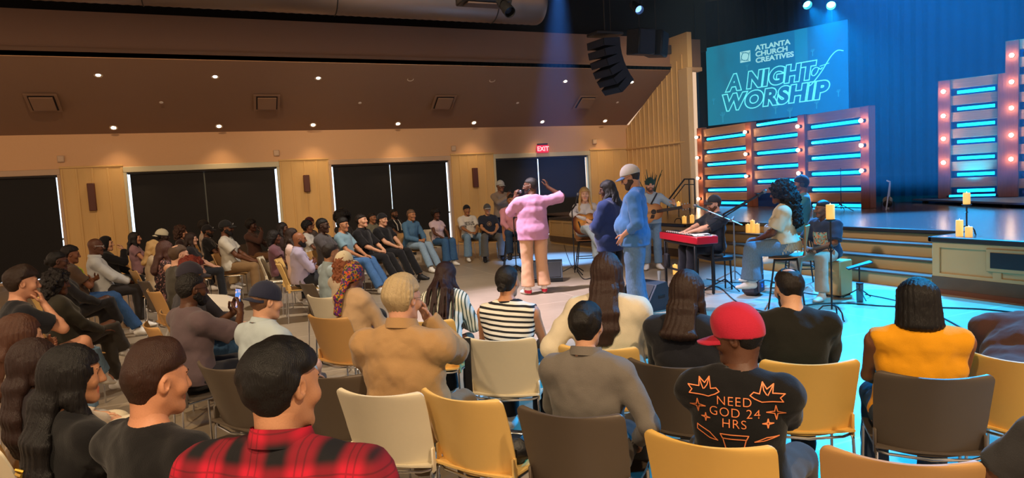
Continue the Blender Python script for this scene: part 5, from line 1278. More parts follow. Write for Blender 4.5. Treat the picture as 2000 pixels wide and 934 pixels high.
# acoustic guitars, built at the origin: body in x (width along the neck), z up, face towards +y
def guitar(name_label, R_, loc, top_col, edge_col):
    t = empty('acoustic_guitar', loc, 0, name_label, 'guitar', 'acoustic guitars'); M = np.asarray(R_)
    def outl(n=48):
        o = []
        for k in range(n):
            g = 2*math.pi*k/n; x = -math.cos(g)*.245
            w_ = .198*math.sin(math.acos(max(-1, min(1, (x+.07)/.178))))*1 if x < .10 else 0
            lo_ = .20*math.sqrt(max(0, 1-((x+.075)/.17)**2)); up_ = .148*math.sqrt(max(0, 1-((x-.115)/.13)**2)); wst = .122*(1-min(1, abs(x-.04)/.09)**2)
            o.append((x, math.copysign(max(lo_, up_, wst, .0), math.sin(g)) if 0 < k < n and k != n//2 else 0))
        return o
    o = outl(); a = MB(); a.prism(o, -.05, .05, axis=1); a.v = [tuple(M @ V3(*v)) for v in a.v]; b = a.build('guitar_body', mat('guitar_edge_'+edge_col, edge_col, .25), t)
    def topm():
        def f(nt, tc):
            s_ = sep(nt, tc); nd_ = nd(nt, 'ShaderNodeVectorMath', operation='LENGTH'); nt.links.new(tc.outputs['Object'], nd_.inputs[0]); r = nd(nt, 'ShaderNodeMapRange'); nt.links.new(nd_.outputs['Value'], r.inputs[0]); r.inputs[1].default_value = .09; r.inputs[2].default_value = .23
            return mix_n(nt, r.outputs[0], hexc(top_col), hexc(edge_col))
        return pattern('guitar_top_'+top_col, f, .2)
    a = MB(); a.prism([(x*.985, z_*.985) for x, z_ in o], .05, .053, axis=1); a.v = [tuple(M @ V3(*v)) for v in a.v]; a.build('soundboard', topm(), b)
    a = MB(); a.lathe([(.048, .0535), (.048, .055), (.0, .055)], (0, 0, 0), 22, R=Rx(-math.pi/2)); a.v = [tuple(M @ (V3(*v)+V3(.075, 0, 0))) for v in a.v]; a.build('sound_hole', BLK, b)
    def part(nm, fn, m_, par=b): q = MB(); fn(q); q.v = [tuple(M @ V3(*v)) for v in q.v]; return q.build(nm, m_, par)
    part('bridge', lambda q: q.box((-.11, .058, 0), (.03, .012, .14), bev=.003), mat('guitar_dark', '2a1810', .4))
    part('pick_guard', lambda q: q.prism([(.03, -.04), (.09, -.06), (.06, -.12), (-.01, -.11)], .053, .055, axis=1), mat('guitar_dark', '2a1810', .4))
    nk = part('neck', lambda q: q.box((.40, .045, 0), (.36, .035, .052), bev=.01), mat('guitar_neck', '5a3420', .4), t)
    part('fretboard', lambda q: q.box((.36, .066, 0), (.46, .008, .054), bev=.002), mat('guitar_dark', '2a1810', .4), nk)
    part('headstock', lambda q: q.box((.655, .036, 0), (.17, .018, .075), bev=.006), mat('guitar_head', 'a06a3c', .4), nk)
    part('tuning_pegs', lambda q: [q.box((.60+.05*k, .036, s_*.05), (.016, .012, .028), bev=.004) for k in range(3) for s_ in (-1, 1)], STEEL, nk)
    part('strings', lambda q: [q.tube([(-.11, .066, -.022+.0088*k), (.60, .074, -.02+.008*k)], .0009, 4) for k in range(6)], STEEL, b)
    return t
def phone(loc, R_, label):
    t = empty('smartphone', loc, 0, label, 'phone'); a = MB(); a.box((0, 0, 0), (.075, .009, .155), R=R_, bev=.004); a.build('case', BLK, t)
    def f(nt, tc):
        n = nd(nt, 'ShaderNodeTexNoise'); n.inputs['Scale'].default_value = 45; nt.links.new(tc.outputs['Object'], n.inputs['Vector']); return mix_n(nt, math_n(nt, 'GREATER_THAN', n.outputs[0], .55), hexc('3a78d0'), hexc('d8b8c0'))
    a = MB(); a.box(R_ @ V3(0, -.0052, .0), (.067, .001, .142), R=R_); m_ = pattern('phone_screen', f, .3); b = m_.node_tree.nodes['Principled BSDF']; m_.node_tree.links.new(b.inputs['Base Color'].links[0].from_socket, b.inputs['Emission Color']); b.inputs['Emission Strength'].default_value = .8
    a.build('screen', m_, t); return t
# ------------------------------------------------------------------ the people
DK, BR, TN, LT, FR = '4d3022', '784c35', 'a8764f', 'cf9c7c', 'dba88c'
BLACKH, DBR, MBR, AUB, BLD, GRY = '14110f', '2a1a13', '4a2f1e', '5a2c1c', 'b89058', 'a09078'
def P(who, col, label, at, z, face=(5.6, 7.2), off=0, chair_col='tan', stooled=None, chl=None, **kw):
    """who: phrase used in the chair's label; face: a point on the floor the sitter turns to, or a heading in degrees"""
    w0 = atz(at[0], at[1], z)
    yaw = face if isinstance(face, (int, float)) else math.degrees(math.atan2(face[0]-w0[0], face[1]-w0[1]))+off
    J = person(label, at, z, yaw, **kw)
    o = J['root'].location
    if kw.get('pose', 'sit') == 'sit' and chair_col: chair(chair_col, o[0], o[1], yaw, chl or (CHN[chair_col]+' plastic chair with thin chrome legs under '+who))
    J['yaw'] = yaw; return J
CHN = {'mustard': 'mustard yellow', 'yellow': 'yellow', 'cream': 'cream white', 'taupe': 'dark taupe', 'tan': 'tan'}
sh = lambda c, **k: dict(dict(c=c, sl='short', n='t_shirt'), **k)
lo_ = lambda c, **k: dict(dict(c=c, sl='long', n='shirt'), **k)
jn = lambda c, **k: dict(dict(c=c, d=1, bag=.016, n='jeans'), **k)
tr = lambda c, **k: dict(dict(c=c, bag=.014), **k)
G_A, G_W, G_F = 'people seated in the left rows', 'people seated along the window wall', 'people seated in the near rows, seen from behind'
# --- near rows, seen from behind
J = P('the man in the red cap', 0, 'man in a red trucker cap and black tee printed NEED GOD 24 HRS', (1430, 592), 1.235, 50, chair_col=None, group=G_F, hy=-80, hp=10, lean=2, w=1.12, skin='5a3826', hair=('short', BLACKH, dict(t=.006, nape=-.06)),
      cap=dict(k='trucker', c='b8203a', zt=.010, sl=.14), top=sh('0d0c0e', t=.018, fit=.03, cuff=.9), bot=tr('4a4644', len=.4, n='shorts'), aL='knees', aR='knees', legs='wide', det=0, extra=None)
ORG = mat('print_orange', 'f08a52', .6)
bk_ = J['T'] @ V3(0, 1, 0); bu = J['T'] @ V3(0, 0, 1); bc = lambda x, z_: J['tp'](x, -.2, z_)
for ln, z_, sz in (('NEED', .398, .046), ('GOD 24', .349, .046), ('HRS', .302, .046)):
    wrap_text(J, text_mesh('print', ln, sz, offset=-.0004, spacing=1.12), ORG, bc(-.0, z_), bk_, 'print_lettering', bu)
def flat_tubes(lines, r):
    a = MB()
    for ln in lines:
        for p_, q_ in zip(ln[:-1], ln[1:]):
            d = unit(V3(q_[0]-p_[0], q_[1]-p_[1], 0)); n = V3(-d[1], d[0], 0)*r; p3, q3 = V3(p_[0], p_[1], 0)-d*r*.6, V3(q_[0], q_[1], 0)+d*r*.6
            a.add([p3-n, q3-n, q3+n, p3+n], [(0, 1, 2, 3)], False)
    return a.mesh('print', ORG)
star = lambda x, y, s_: [[(x, y+s_), (x+s_*.16, y+s_*.16), (x+s_, y), (x+s_*.16, y-s_*.16), (x, y-s_), (x-s_*.16, y-s_*.16), (x-s_, y), (x-s_*.16, y+s_*.16), (x, y+s_)]]
def bird(x, y, m): return [[(x+m*a, y+b) for a, b in L] for L in ([(.056, -.002), (.044, .012), (.024, .007), (.016, .052), (.0, .026), (-.022, .046), (-.020, .012), (-.062, .014), (-.046, -.004), (-.056, -.020), (-.020, -.022), (.016, -.026), (.040, -.014), (.056, -.002)], [(.016, .052), (.010, .020), (.0, .004)], [(-.022, .046), (-.012, .020), (-.004, .002)])]
lines = star(-.135, .272, .030)+star(-.105, .226, .017)+star(.142, .268, .032)+star(.115, .222, .018)+bird(-.108, .345, 1)+bird(.112, .338, -1)
lines += [[(-.05, .168), (.05, .168), (.042, .15), (-.042, .15), (-.05, .168)], [(-.04, .145), (-.03, .10), (.03, .10), (.04, .145)], [(-.14, .185), (-.09, .165), (-.06, .135), (-.09, .14), (-.14, .165), (-.14, .185)], [(.07, .145), (.11, .165), (.15, .17), (.10, .15), (.07, .145)]]
wrap_text(J, flat_tubes([[(x*.98, (y-.335)*.86+.396-.24) for x, y in L] for L in lines], .0019), ORG, bc(0, .24), bk_, 'print_drawing', bu)
chair('mustard', 1.66, 1.93, 53, 'mustard plastic chair with a wide back under the man in the red cap')
P('', 0, 'woman in a grey woven shirt with black hair pinned in a bun', (1145, 587), 1.205, 47, chair_col='taupe', chl='dark taupe plastic chair at the bottom centre under the woman in the grey shirt', group=G_F, sex='f', skin=LT, hair=('bun', BLACKH, dict(t=.014, amp=.003, pos=(0, -.105, .03), br=(.055, .034, .062), nape=-.09, hole=0)), glasses=None,
  top=lo_('6e675f', t=.018, collar=True, ch=.05, neck=.075), aL='lap', aR='side', hp=8, lean=3, w=1.18, bot=tr('2a2a2c'), det=0)
P('', 0, 'woman in a sleeveless yellow top with a black bob', (1790, 542), 1.19, 43, chair_col='taupe', chl='dark taupe plastic chair under the woman in the yellow top', group=G_F, sex='f', skin='8a5638', w=1.42, hair=('bob', '120e0c', dict(t=.014, strand=1, amp=.001, L=.17)), top=dict(c='e0980e', sl='none', t=.014, n='blouse', neck=.075, wr=.007),
  bot=jn('39465a'), aL='lap', aR='lap', lean=2, hp=8, det=0)
P('', 0, 'balding man in a plain black shirt leaning forward', (1535, 524), 1.20, 34, chair_col='mustard', chl='mustard plastic chair left of the yellow-topped woman, under the man in black', group=G_F, skin=LT, w=1.12, hair=('short', '1c1410', dict(t=.008, crown=.045, amp=.002, nape=-.085)), beard=('1a120e', .006), top=sh('17150f', t=.02, n='shirt', fit=.03, cuff=.9),
  lean=16, hp=14, hy=-12, aL='knees', aR='knees', bot=tr('1a1c22'), det=0)
P('', 0, 'woman with long dark brown hair and a dark navy top', (1342, 526), 1.235, 58, chair_col='taupe', chl='dark taupe plastic chair under the long-haired woman in navy', group=G_F, sex='f', skin=LT, hair=('long', '2e1d16', dict(L=.12, t=.016, strand=1, wd=.105, front=1)), w=1.25, top=lo_('191a22', t=.018), aL='lap', aR='lap', lean=4, hp=6, det=0, bot=tr('1c1c20'))
P('', 0, 'woman with very long brown hair over a cream white jacket', (1184, 492), 1.30, 44, chair_col='yellow', chl='yellow plastic chair under the woman in the cream white jacket', group=G_F, sex='f', skin=LT, w=1.28, hair=('long', '33201a', dict(L=.32, t=.016, strand=1, wd=.10, front=1)), top=lo_('d8cbb2', t=.028, n='jacket', fit=.02), aL='side', aR='lap', lean=6, hp=4, det=0, bot=tr('d0c4ae'))
P('', 0, 'woman in a black and white striped sleeveless top with a low bun', (990, 518), 1.215, 37, chair_col='cream', chl='cream white plastic chair with a black strap, under the striped sleeveless top', group=G_F, sex='f', skin='bf8660', w=1.2, hair=('bun', '16110f', dict(t=.010, pos=(0, -.115, -.045), br=(.042, .034, .04), amp=.001)), hy=12,
  top=dict(m=stripes_mat('stripe_tank', 'e6e2d8', '14141a', .032, .58, 2, .10), sl='none', n='tank_top', trim=cloth('14141a'), neck=.075), aL='lap', aR='lap', lean=4, hp=3, det=0, bot=tr('14141a'))
P('', 0, 'woman with dark red-brown braids and a green-striped blouse, leaning forward', (873, 511), 1.165, 40, chair_col='yellow', chl='yellow plastic chair behind the woman with braids', group=G_F, sex='f', skin='8a5a40', hair=('braids', '2a1412', dict(L=.34, n=62, r=.0105, t=.016)), lean=24, hp=8, hy=10,
  top=dict(m=stripes_mat('stripe_blouse', 'e2e2d4', '3c5048', .022, .66, 0, 0.05), sl='long', t=.024, fit=.03, n='blouse'), aL='chin', aR='knees', bot=tr('14161c'), det=0)
P('', 0, 'broad man with grey-blond hair in a tan button-up shirt, hand at his mouth', (787, 534), 1.315, 42, chair_col='cream', chl='cream white plastic chair under the man in the tan shirt', group=G_F, skin='d09a7c', w=1.24, belly=.04, hair=('short', 'b09a74', dict(t=.019, amp=.007, f=55, crown=.0, nape=-.10, strand=1)), hy=14, hp=8, glasses='806a50',
  top=lo_('a88458', t=.022, collar=True, ch=.06, n='shirt', fit=.03, wr=.009), aL='lap', aR='mouth', lean=3, bot=tr('7a6a54'), det=0)
P('', 0, 'man with thick black hair in a red and black plaid shirt', (552, 656), 1.35, 34, chair_col='taupe', group=G_F, skin='c08a66', w=1.36, belly=.03, hair=('short', '0e0c0b', dict(t=.022, amp=.005, f=70, nape=-.10)), hy=22, hp=10, ht=-4, top=dict(m=plaid_mat('red_plaid'), sl='long', t=.022, collar=True, ch=.055, n='shirt', fit=.02), lean=3, aL='lap', aR='lap', det=0,
  bot=jn('2a3448'), chl='dark taupe plastic chair under the man in red plaid')
P('', 0, 'young man with wavy brown hair faded at the sides and a black tee', (303, 658), 1.305, 52, chair_col='taupe', chl='dark taupe plastic chair under the young man with wavy brown hair', group=G_F, skin='c98c68', w=1.12, hair=('top', '331c12', dict(t=.008, h=.036, amp=.007, f=48, nape=-.07)), hy=10, hp=6, top=sh('0e0d0f', t=.018, fit=.03, cuff=.8), lean=2, det=0, bot=tr('17181c'))
P('', 0, 'woman with long black hair, a gold clip and a black tee', (140, 671), 1.24, 55, chair_col='tan', chl='tan plastic chair at the bottom left under the woman with the gold clip', group=G_F, sex='f', skin='bd8662', hair=('long', '0f0c0c', dict(L=.38, t=.018, strand=1, wd=.10, front=1, clip=(-.04, -.20, -.36))), hy=22, hp=6, top=sh('0f0e10', t=.015, cuff=.5), lean=2, w=1.08, det=0, bot=tr('d6c8ac', bag=.03))
P('', 0, 'woman with dark brown long hair partly cut off at the lower left edge', (62, 660), 1.19, 58, chair_col='cream', chl='cream white plastic chair at the lower left edge of the room', group=G_F, sex='f', skin=LT, hair=('long', '2a1813', dict(L=.34, t=.018, strand=1, wd=.10)), hp=4, top=lo_('2a2428'), det=0, bot=tr('d8ccb4'))
J = P('the straight brown hair', 0, 'person with straight brown hair and cream trousers at the left edge', (38, 612), 1.235, 62, chair_col='tan', group=G_F, sex='f', skin=LT, hair=('long', '4a2c1e', dict(L=.2, t=.016, strand=1)), hp=10, top=lo_('c8b8a4'), bot=tr('d6c8ac', bag=.03), legs='stretch', det=0)
P('', 0, 'person bent far forward in a dark brown fleece at the right edge', (1962, 622), 1.0, 72, origin=(3.48, 1.88, 0), chair_col='mustard', chl='mustard plastic chair cut off by the right edge', group=G_F, s=1.0, lean=62, hp=40, skin=BR, hair=('short', '1a1411'), w=1.38, top=lo_('4a2e28', t=.03, fit=.03, n='jacket'), aL='knees', aR='knees', det=0, bot=jn('28324a'))
P('', 0, 'person mostly outside the lower right corner with a hand on grey trousers', (2125, 640), 1.22, 20, chair_col='cream', chl='pale chair outside the lower right corner under the grey-trousered person', group=G_F, skin=BR, top=sh('3a3a3c'), bot=tr('8a8a88', bag=.02), aL='thigh', aR='thigh', legs='wide', det=0)
chair('tan', 2.06, 1.54, 49, 'empty tan plastic chair nearest the camera at the bottom right')
cy_ = chair('yellow', 1.10, 2.86, 57, 'empty yellow plastic chair with a black bag on it')
chair('taupe', .58, 3.62, 38, 'empty dark taupe plastic chair left of the man in the tan shirt')
# --- middle rows on the left, seen from behind or the side
G_M = 'people in the middle left rows'
J = P('', 0, 'bearded man in glasses and a washed grey tee holding up a phone', (372, 533), 1.25, 62, chair_col='taupe', chl='dark taupe plastic chair under the man filming with his phone', group=G_M, skin='52321f', w=1.06, hair=('short', '15110f', dict(t=.012, amp=.002, curly=1)), glasses='20180f', beard=('100c0a', .009), hp=2, hy=6, top=sh('5c4c50', t=.018, fit=.03, cuff=.85), aL='phone', aR='phone', lean=4, det=0, bot=tr('26262c'))
hL, hR_ = J['hand-1'], J['hand1']; mid = (hL[0]+hR_[0])/2+V3(0, .02, .115*J['s']); phone(world_pt(J, mid), Rz(J['root'].rotation_euler[2]) @ Rx(-.15), 'black smartphone held up by the man in the washed grey tee')
J = P('', 0, 'man in a backwards navy cap and pale blue shirt with a watch', (522, 549), 1.235, 58, chair_col='taupe', chl='dark taupe plastic chair under the man in the backwards navy cap', group=G_M, skin=LT, hair=('short', '6a4a34', dict(t=.006)), cap=dict(k='cap', c='1e2238', back=1, zt=.02, sl=.12), hp=8, hy=12, top=dict(c='a8b4b8', sl='long', cuff=.62, t=.02, fit=.03, collar=True, n='shirt'), aL='lap', aR='thigh', lean=8, det=0, bot=tr('4c4440'), cross=1)
wv = J['hand1'][0]; a = MB(); el_ = J['arms'][1][1]; d_ = unit(wv-el_); a.lathe([(.031, -.012), (.033, 0), (.031, .012)], wv-d_*.03, 14, R=np.array([unit(np.cross(d_, V3(0, 0, 1))), np.cross(d_, unit(np.cross(d_, V3(0, 0, 1)))), d_]).T); a.box(wv-d_*.03+V3(0, 0, .034), (.036, .036, .008), bev=.003); a.build('wristwatch', BLK, J['root'])
P('', 0, 'man with short dark hair in a pale teal shirt beside the cream cap', (645, 475), 1.205, 78, chair_col='taupe', chl='dark taupe plastic chair under the man in the pale teal shirt', group=G_M, skin='a87858', hair=('short', '201815', dict(t=.014, nape=-.09)), top=lo_('9aaab0', t=.02, collar=True, n='shirt'), lean=3, det=0)
P('', 0, 'woman in a cream cap with long curly ginger hair', (672, 490), 1.195, 60, chair_col='cream', chl='cream white plastic chair under the woman in the cream cap', group=G_M, sex='f', skin=LT, hair=('curls', '8a5034', dict(r=.112, L=.26, amp=.010, f=75)), cap=dict(k='cap', c='d6c8a8', zt=.03, sl=.10), top=lo_('b8a48c'), lean=3, det=0)
P('', 0, 'woman in a bright patterned headscarf and tan shirt', (692, 511), 1.19, 56, chair_col='tan', chl='tan plastic chair under the woman in the headscarf', group=G_M, sex='f', skin='6a4230', hair=('short', BLACKH, dict(t=.004)), cap=dict(k='scarf', m=blotch_mat('scarf_print', ['b08018', '7a1858', '203868', 'c04a18', '5a1070', '2a4030'], 22, .56)), hp=6, top=lo_('bc9c78', t=.024, fit=.03), lean=5, det=0)
P('', 0, 'bald bearded man in glasses and a lavender shirt', (583, 454), 1.225, 92, chair_col='yellow', chl='yellow plastic chair under the bald man in lavender', group=G_M, skin='8a583c', hair=('none', '15100e'), beard=('14100e', .010), glasses='2a2018', hp=2, hy=5, w=1.1, top=lo_('a8a0bc', t=.02, collar=True, n='shirt', fit=.022), aL='cross', aR='crossb', lean=2, det=1)
P('', 0, 'woman with long auburn hair and a dark floral dress', (322, 470), 1.27, 70, chair_col='taupe', chl='dark taupe plastic chair under the woman in the floral dress', group=G_M, sex='f', skin=LT, hair=('long', '4e3028', dict(L=.22, t=.014, strand=1)), top=dict(m=blotch_mat('floral_dress', ['2c1c20', '8a5a58', '1a1216', 'a87a70'], 30, .60), sl='none', n='dress', neck=.08), bot=dict(m=blotch_mat('floral_dress', [], 30, .6) if False else _mats['floral_dress'], n='skirt', bag=.03), legs='narrow', lean=2, det=1)
P('', 0, 'person with long wavy blonde hair seen from behind', (299, 469), 1.215, 75, chair_col='tan', group=G_M, chl='tan plastic chair under the wavy blonde hair', sex='f', skin=FR, hair=('long', 'c09a62', dict(L=.16, t=.018, amp=.010, f=50)), top=lo_('b8a488'), lean=2, det=1)
P('', 0, 'balding man with greying brown hair, seen from behind', (348, 477), 1.28, 70, chair_col='tan', group=G_M, chl='tan plastic chair under the balding grey-haired man', skin=FR, hair=('short', '55402f', dict(t=.012, crown=.05)), top=lo_('4a463e', t=.02), lean=2, det=1)
P('', 0, 'person with curly red hair behind the navy cap', (374, 499), 1.27, 68, chair_col='tan', group=G_M, chl='tan plastic chair under the curly red hair', sex='f', skin=FR, hair=('curls', '6a2416', dict(r=.12, L=.08, amp=.010, f=75)), top=lo_('3a3840'), det=1)
P('', 0, 'man in a dark navy cap with its brim forward, behind the phone holder', (372, 511), 1.262, 75, chair_col='tan', group=G_M, chl='tan plastic chair under the man in the forward navy cap', skin=TN, hair=('short', BLACKH), cap=dict(k='cap', c='2a2632', zt=.028), hp=6, glasses='20180f', top=lo_('2c2a32', t=.02), lean=4, det=1, bot=jn('3a5878'))
tag(MB().box((0, 0, 0), (.17, .24, .004), R=Rx(.5) @ Ry(.25)).build('paper_sheet', mat('paper', 'ece8e0', .7), None, atd(440, 592, 5.0), .5), 'white sheets of paper held low by the man in the navy cap', 'paper')
# --- far left rows, facing right
J = P('', 0, 'young man with thick brown hair and a navy vest, hand at his chin', (42, 516), 1.335, 66, chair_col='tan', chl='tan plastic chair under the young man with his hand at his chin', group=G_A, skin='cf9678', hair=('top', '2a1b12', dict(t=.018, h=.030, amp=.007, f=50)), hp=4, hy=6, top=sh('14161e', t=.018, fit=.025), aL='belly', aR='chin', cross=1, bot=jn('6f8fae'), lean=6, det=0)
P('', 0, 'woman with a cloud of dark curly hair in an olive jacket', (112, 524), 1.215, 66, chair_col='tan', group=G_A, chl='tan plastic chair under the woman in the olive jacket', sex='f', skin='5a3826', hair=('curls', '171110', dict(r=.14, L=.16, amp=.012, f=70)), hp=10, hy=18, top=lo_('2e2a20', t=.024, n='jacket'), bot=tr('37322c'), cross=1, aL='lap', aR='lap', det=1)
P('', 0, 'woman in glasses and a black jacket with her hands clasped', (112, 490), 1.275, 68, chair_col='yellow', group=G_A, chl='yellow plastic chair under the woman in the black jacket', sex='f', skin='4e3024', hair=('bun', '120e0d', dict(t=.012, pos=(0, -.11, -.01))), glasses='1a1512', hp=8, hy=10, top=lo_('18161a', t=.024, n='jacket'), bot=tr('1c1a1c'), cross=1, shoe='b09674', aL='clasp', aR='clasp', det=1)
J = P('', 0, 'man in a brown tee with a yellow lanyard, arms folded', (138, 478), 1.275, 72, chair_col='taupe', group=G_A, chl='taupe plastic chair under the man in the brown tee', skin='7a4c34', hair=('short', '1a1210', dict(t=.02, curly=1, amp=.004)), hp=10, hy=8, top=sh('4e3a2c', t=.018), aL='cross', aR='crossb', bot=jn('33527e'), legs='stretch', det=1)
a = MB(); tp = J['tp']
for e in (-1, 1): a.tube([tp(e*.06, .02, .50), tp(e*.055, .115, .42), tp(e*.01, .155, .22)], .008, 5)
a.box(tp(0, .16, .19), (.07, .01, .06), bev=.003); a.build('lanyard', mat('lanyard_yellow', 'b8c83a', .6), J['root'])
P('', 0, 'bald man in pale glasses and a white button-up shirt', (186, 466), 1.3, 82, chair_col='taupe', group=G_A, chl='taupe plastic chair under the bald man in white', skin='5e3a28', hair=('none', '14100e'), glasses='e8e4e0', hp=8, hy=4, top=lo_('c2c2c0', t=.022, n='shirt', fit=.022, collar=True), aL='clasp', aR='clasp', bot=tr('2c2828'), det=1)
P('', 0, 'person in a black hoodie with the hood up, hand at the mouth', (206, 461), 1.27, 84, chair_col='tan', group=G_A, chl='tan plastic chair under the hooded person', skin=LT, hair=('short', BLACKH), cap=dict(k='hood', c='121114'), hy=12, top=lo_('141316', t=.024, n='hoodie', fit=.022), aL='lap', aR='mouth', bot=tr('1a191c'), det=1)
P('', 0, 'woman with straight black hair in a mauve top', (262, 453), 1.255, 88, chair_col='tan', group=G_A, chl='tan plastic chair under the woman in mauve', sex='f', skin='c08a6c', hair=('long', '100d0d', dict(L=.2, t=.014, strand=1)), hy=4, top=sh('8a6a74', cuff=.3), bot=tr('26242a'), aL='lap', aR='lap', det=1)
P('', 0, 'dark-skinned person in a backwards cream cap and dark glasses', (316, 447), 1.31, 92, chair_col='tan', group=G_A, chl='tan plastic chair under the person in the backwards cream cap', skin='33211a', hair=('short', BLACKH), cap=dict(k='cap', c='c8c4ac', back=1, zt=.03), glasses='101010', top=lo_('22201f'), det=1)
P('', 0, 'woman with thick curly brown hair and a dark top, in profile', (352, 439), 1.31, 96, chair_col='tan', group=G_A, chl='tan plastic chair under the woman with thick curly brown hair', sex='f', skin='d09a7a', hair=('curls', '3a241a', dict(r=.13, L=.14, amp=.012, f=60)), top=lo_('2c1e20'), det=1)
P('', 0, 'small woman in glasses and dark top left of the black-capped man', (372, 454), 1.225, 92, chair_col='tan', group=G_A, chl='tan plastic chair under the small woman in glasses', sex='f', skin='d8a68c', hair=('long', '2e1e18', dict(L=.05, t=.014)), glasses='2a2020', top=sh('232026'), det=1)
P('', 0, 'man in a black cap, black tee and khaki trousers', (404, 439), 1.28, 98, chair_col='tan', group=G_A, chl='tan plastic chair under the man in the black tee and khakis', skin='64402c', hair=('short', BLACKH, dict(t=.006)), cap=dict(k='cap', c='17161a', logo='d0d0d0', zt=.032), beard=('120e0c', .008), hp=4, top=sh('141316', t=.02), bot=tr('a08862', bag=.02), aL='lap', aR='lap', legs='wide', det=1)
P('', 0, 'person with dark curly hair half hidden behind the black cap', (398, 429), 1.345, 98, chair_col='tan', group=G_A, chl='tan plastic chair under the half-hidden curly-haired person', skin=LT, hair=('afro', '18120f', dict(r=.125)), top=lo_('b0a090'), det=2)
P('', 0, 'bearded man in a black cap, white tee and khaki trousers', (440, 430), 1.385, 102, chair_col='tan', group=G_A, chl='tan plastic chair under the man in the white tee and khakis', skin='6a422c', hair=('short', BLACKH, dict(t=.006)), cap=dict(k='cap', c='1a1a1a', logo='e0e0e0', zt=.032), beard=('120e0c', .010), top=sh('cfcabc', t=.022, fit=.03), bot=tr('8a6c48', bag=.02), aL='lap', aR='lap', legs='wide', w=1.08, det=1)
P('', 0, 'dark-skinned person in a brown top by the window, hand at the face', (490, 426), 1.34, 120, chair_col='taupe', group=G_A, chl='taupe plastic chair under the brown-topped person by the window', skin='4a2c20', hair=('afro', '14100e', dict(r=.12)), top=lo_('4a3028'), aL='cross', aR='mouth', bot=tr('6a4a30'), det=2)
# --- along the window wall, facing the camera side
P('', 0, 'woman with dark wavy hair in a mauve top, nearest the cream chairs', (534, 449), 1.225, 100, chair_col='cream', group=G_W, chl='cream white plastic chair under the woman in dusty mauve', sex='f', skin='5e3a2a', hair=('curls', '17110f', dict(r=.115, L=.14)), top=sh('6a4650', cuff=.5), det=1)
P('', 0, 'person with dark locs leaning behind the bald man', (551, 434), 1.28, 112, chair_col='cream', group=G_W, chl='cream white plastic chair under the person with dark locs', skin='5a3828', hair=('locs', '1c1412', dict(L=.22, n=40)), top=lo_('3a2a28'), det=2)
P('', 0, 'woman with braided dark hair and a pale pink shirt', (569, 445), 1.265, 104, chair_col='yellow', group=G_W, chl='yellow plastic chair under the woman in pale pink', sex='f', skin='7a5038', hair=('braids', '2a1a14', dict(L=.2, n=40)), top=sh('d8c0bc'), det=2)
P('', 0, 'woman in glasses with a rounded black afro and white top', (600, 429), 1.27, 112, chair_col='tan', group=G_W, chl='tan plastic chair under the woman with the rounded afro', sex='f', skin='7a4c34', hair=('afro', '130f0e', dict(r=.13, amp=.007)), glasses='1a1512', hy=10, top=sh('d8d4cc', t=.02), det=1)
P('', 0, 'tall dark-skinned man in a charcoal tee and jeans', (629, 426), 1.35, 120, chair_col='tan', group=G_W, chl='tan plastic chair under the tall man in the charcoal tee', skin='3c261c', hair=('short', '100d0c', dict(t=.010)), top=sh('4a4648', t=.02), bot=jn('4c6a94', bag=.02), aL='lap', aR='lap', det=1)
P('', 0, 'person in a dark red cap peeking out behind the afro', (604, 424), 1.295, 125, chair_col='taupe', group=G_W, chl='taupe plastic chair under the person in the dark red cap', skin=TN, hair=('short', BLACKH), cap=dict(k='beanie', c='4a1c20'), top=sh('6a5a50'), det=2)
P('', 0, 'young man in glasses and a light blue tee with jeans and white shoes', (668, 424), 1.33, 128, chair_col='tan', group=G_W, chl='tan plastic chair under the young man in light blue', skin='b8805c', hair=('top', '15110f', dict(t=.014, h=.02)), glasses='1c1818', top=sh('7c9cac', t=.018), bot=jn('4a72a8', bag=.02), legs='stretch', aL='lap', aR='lap', det=1, shoe='f0eee8')
P('', 0, 'person with a very large black afro behind the light blue tee', (668, 407), 1.42, 140, chair_col='taupe', group=G_W, chl='taupe plastic chair under the person with the very large afro', skin='3a241b', hair=('afro', '14100f', dict(r=.20, amp=.010, f=60)), top=lo_('2c2a2c'), det=2)
P('', 0, 'young man with short dark hair in a black shirt and black trousers', (703, 418), 1.35, 132, chair_col='tan', group=G_W, chl='tan plastic chair under the young man in the black shirt', skin=LT, hair=('short', '1c1512', dict(t=.014)), hp=-6, top=sh('121114', t=.02, collar=True, n='shirt', cuff=.95), bot=tr('17171b'), aL='clasp', aR='clasp', legs='stretch', shoe='c8b49a', det=1)
P('', 0, 'woman in a sage grey top between the two men in black', (726, 416), 1.27, 140, chair_col='tan', group=G_W, chl='tan plastic chair under the woman in the sage top', sex='f', skin='9a6a4c', hair=('pony', '1a1310', dict(t=.010)), top=lo_('7a7868'), det=1)
P('', 0, 'stocky man in a black beanie and black tee, hands clasped', (746, 416), 1.32, 138, chair_col='tan', group=G_W, chl='tan plastic chair under the stocky man in the beanie', skin=LT, w=1.2, belly=.02, hair=('short', '1a1310'), cap=dict(k='beanie', c='17171a'), top=sh('121215', t=.02), bot=tr('16161a'), aL='clasp', aR='clasp', legs='stretch', shoe='15151a', det=1)
J = P('', 0, 'bearded man in a black tee under a white-strapped apron', (769, 408), 1.3, 146, chair_col='tan', group=G_W, chl='tan plastic chair under the man with white apron straps', skin='6a4630', hair=('short', '14100e'), beard=('14100e', .008), top=sh('15151a', t=.018), aL='lap', aR='lap', det=1)
a = MB(); tp = J['tp']
for e in (-1, 1): a.tube([tp(e*.075, -.06, .49), tp(e*.08, .05, .485), tp(e*.075, .14, .36), tp(e*.07, .15, .2)], .013, 6)
a.build('apron_strap', mat('strap_white', 'd0ccc4', .7), J['root'])
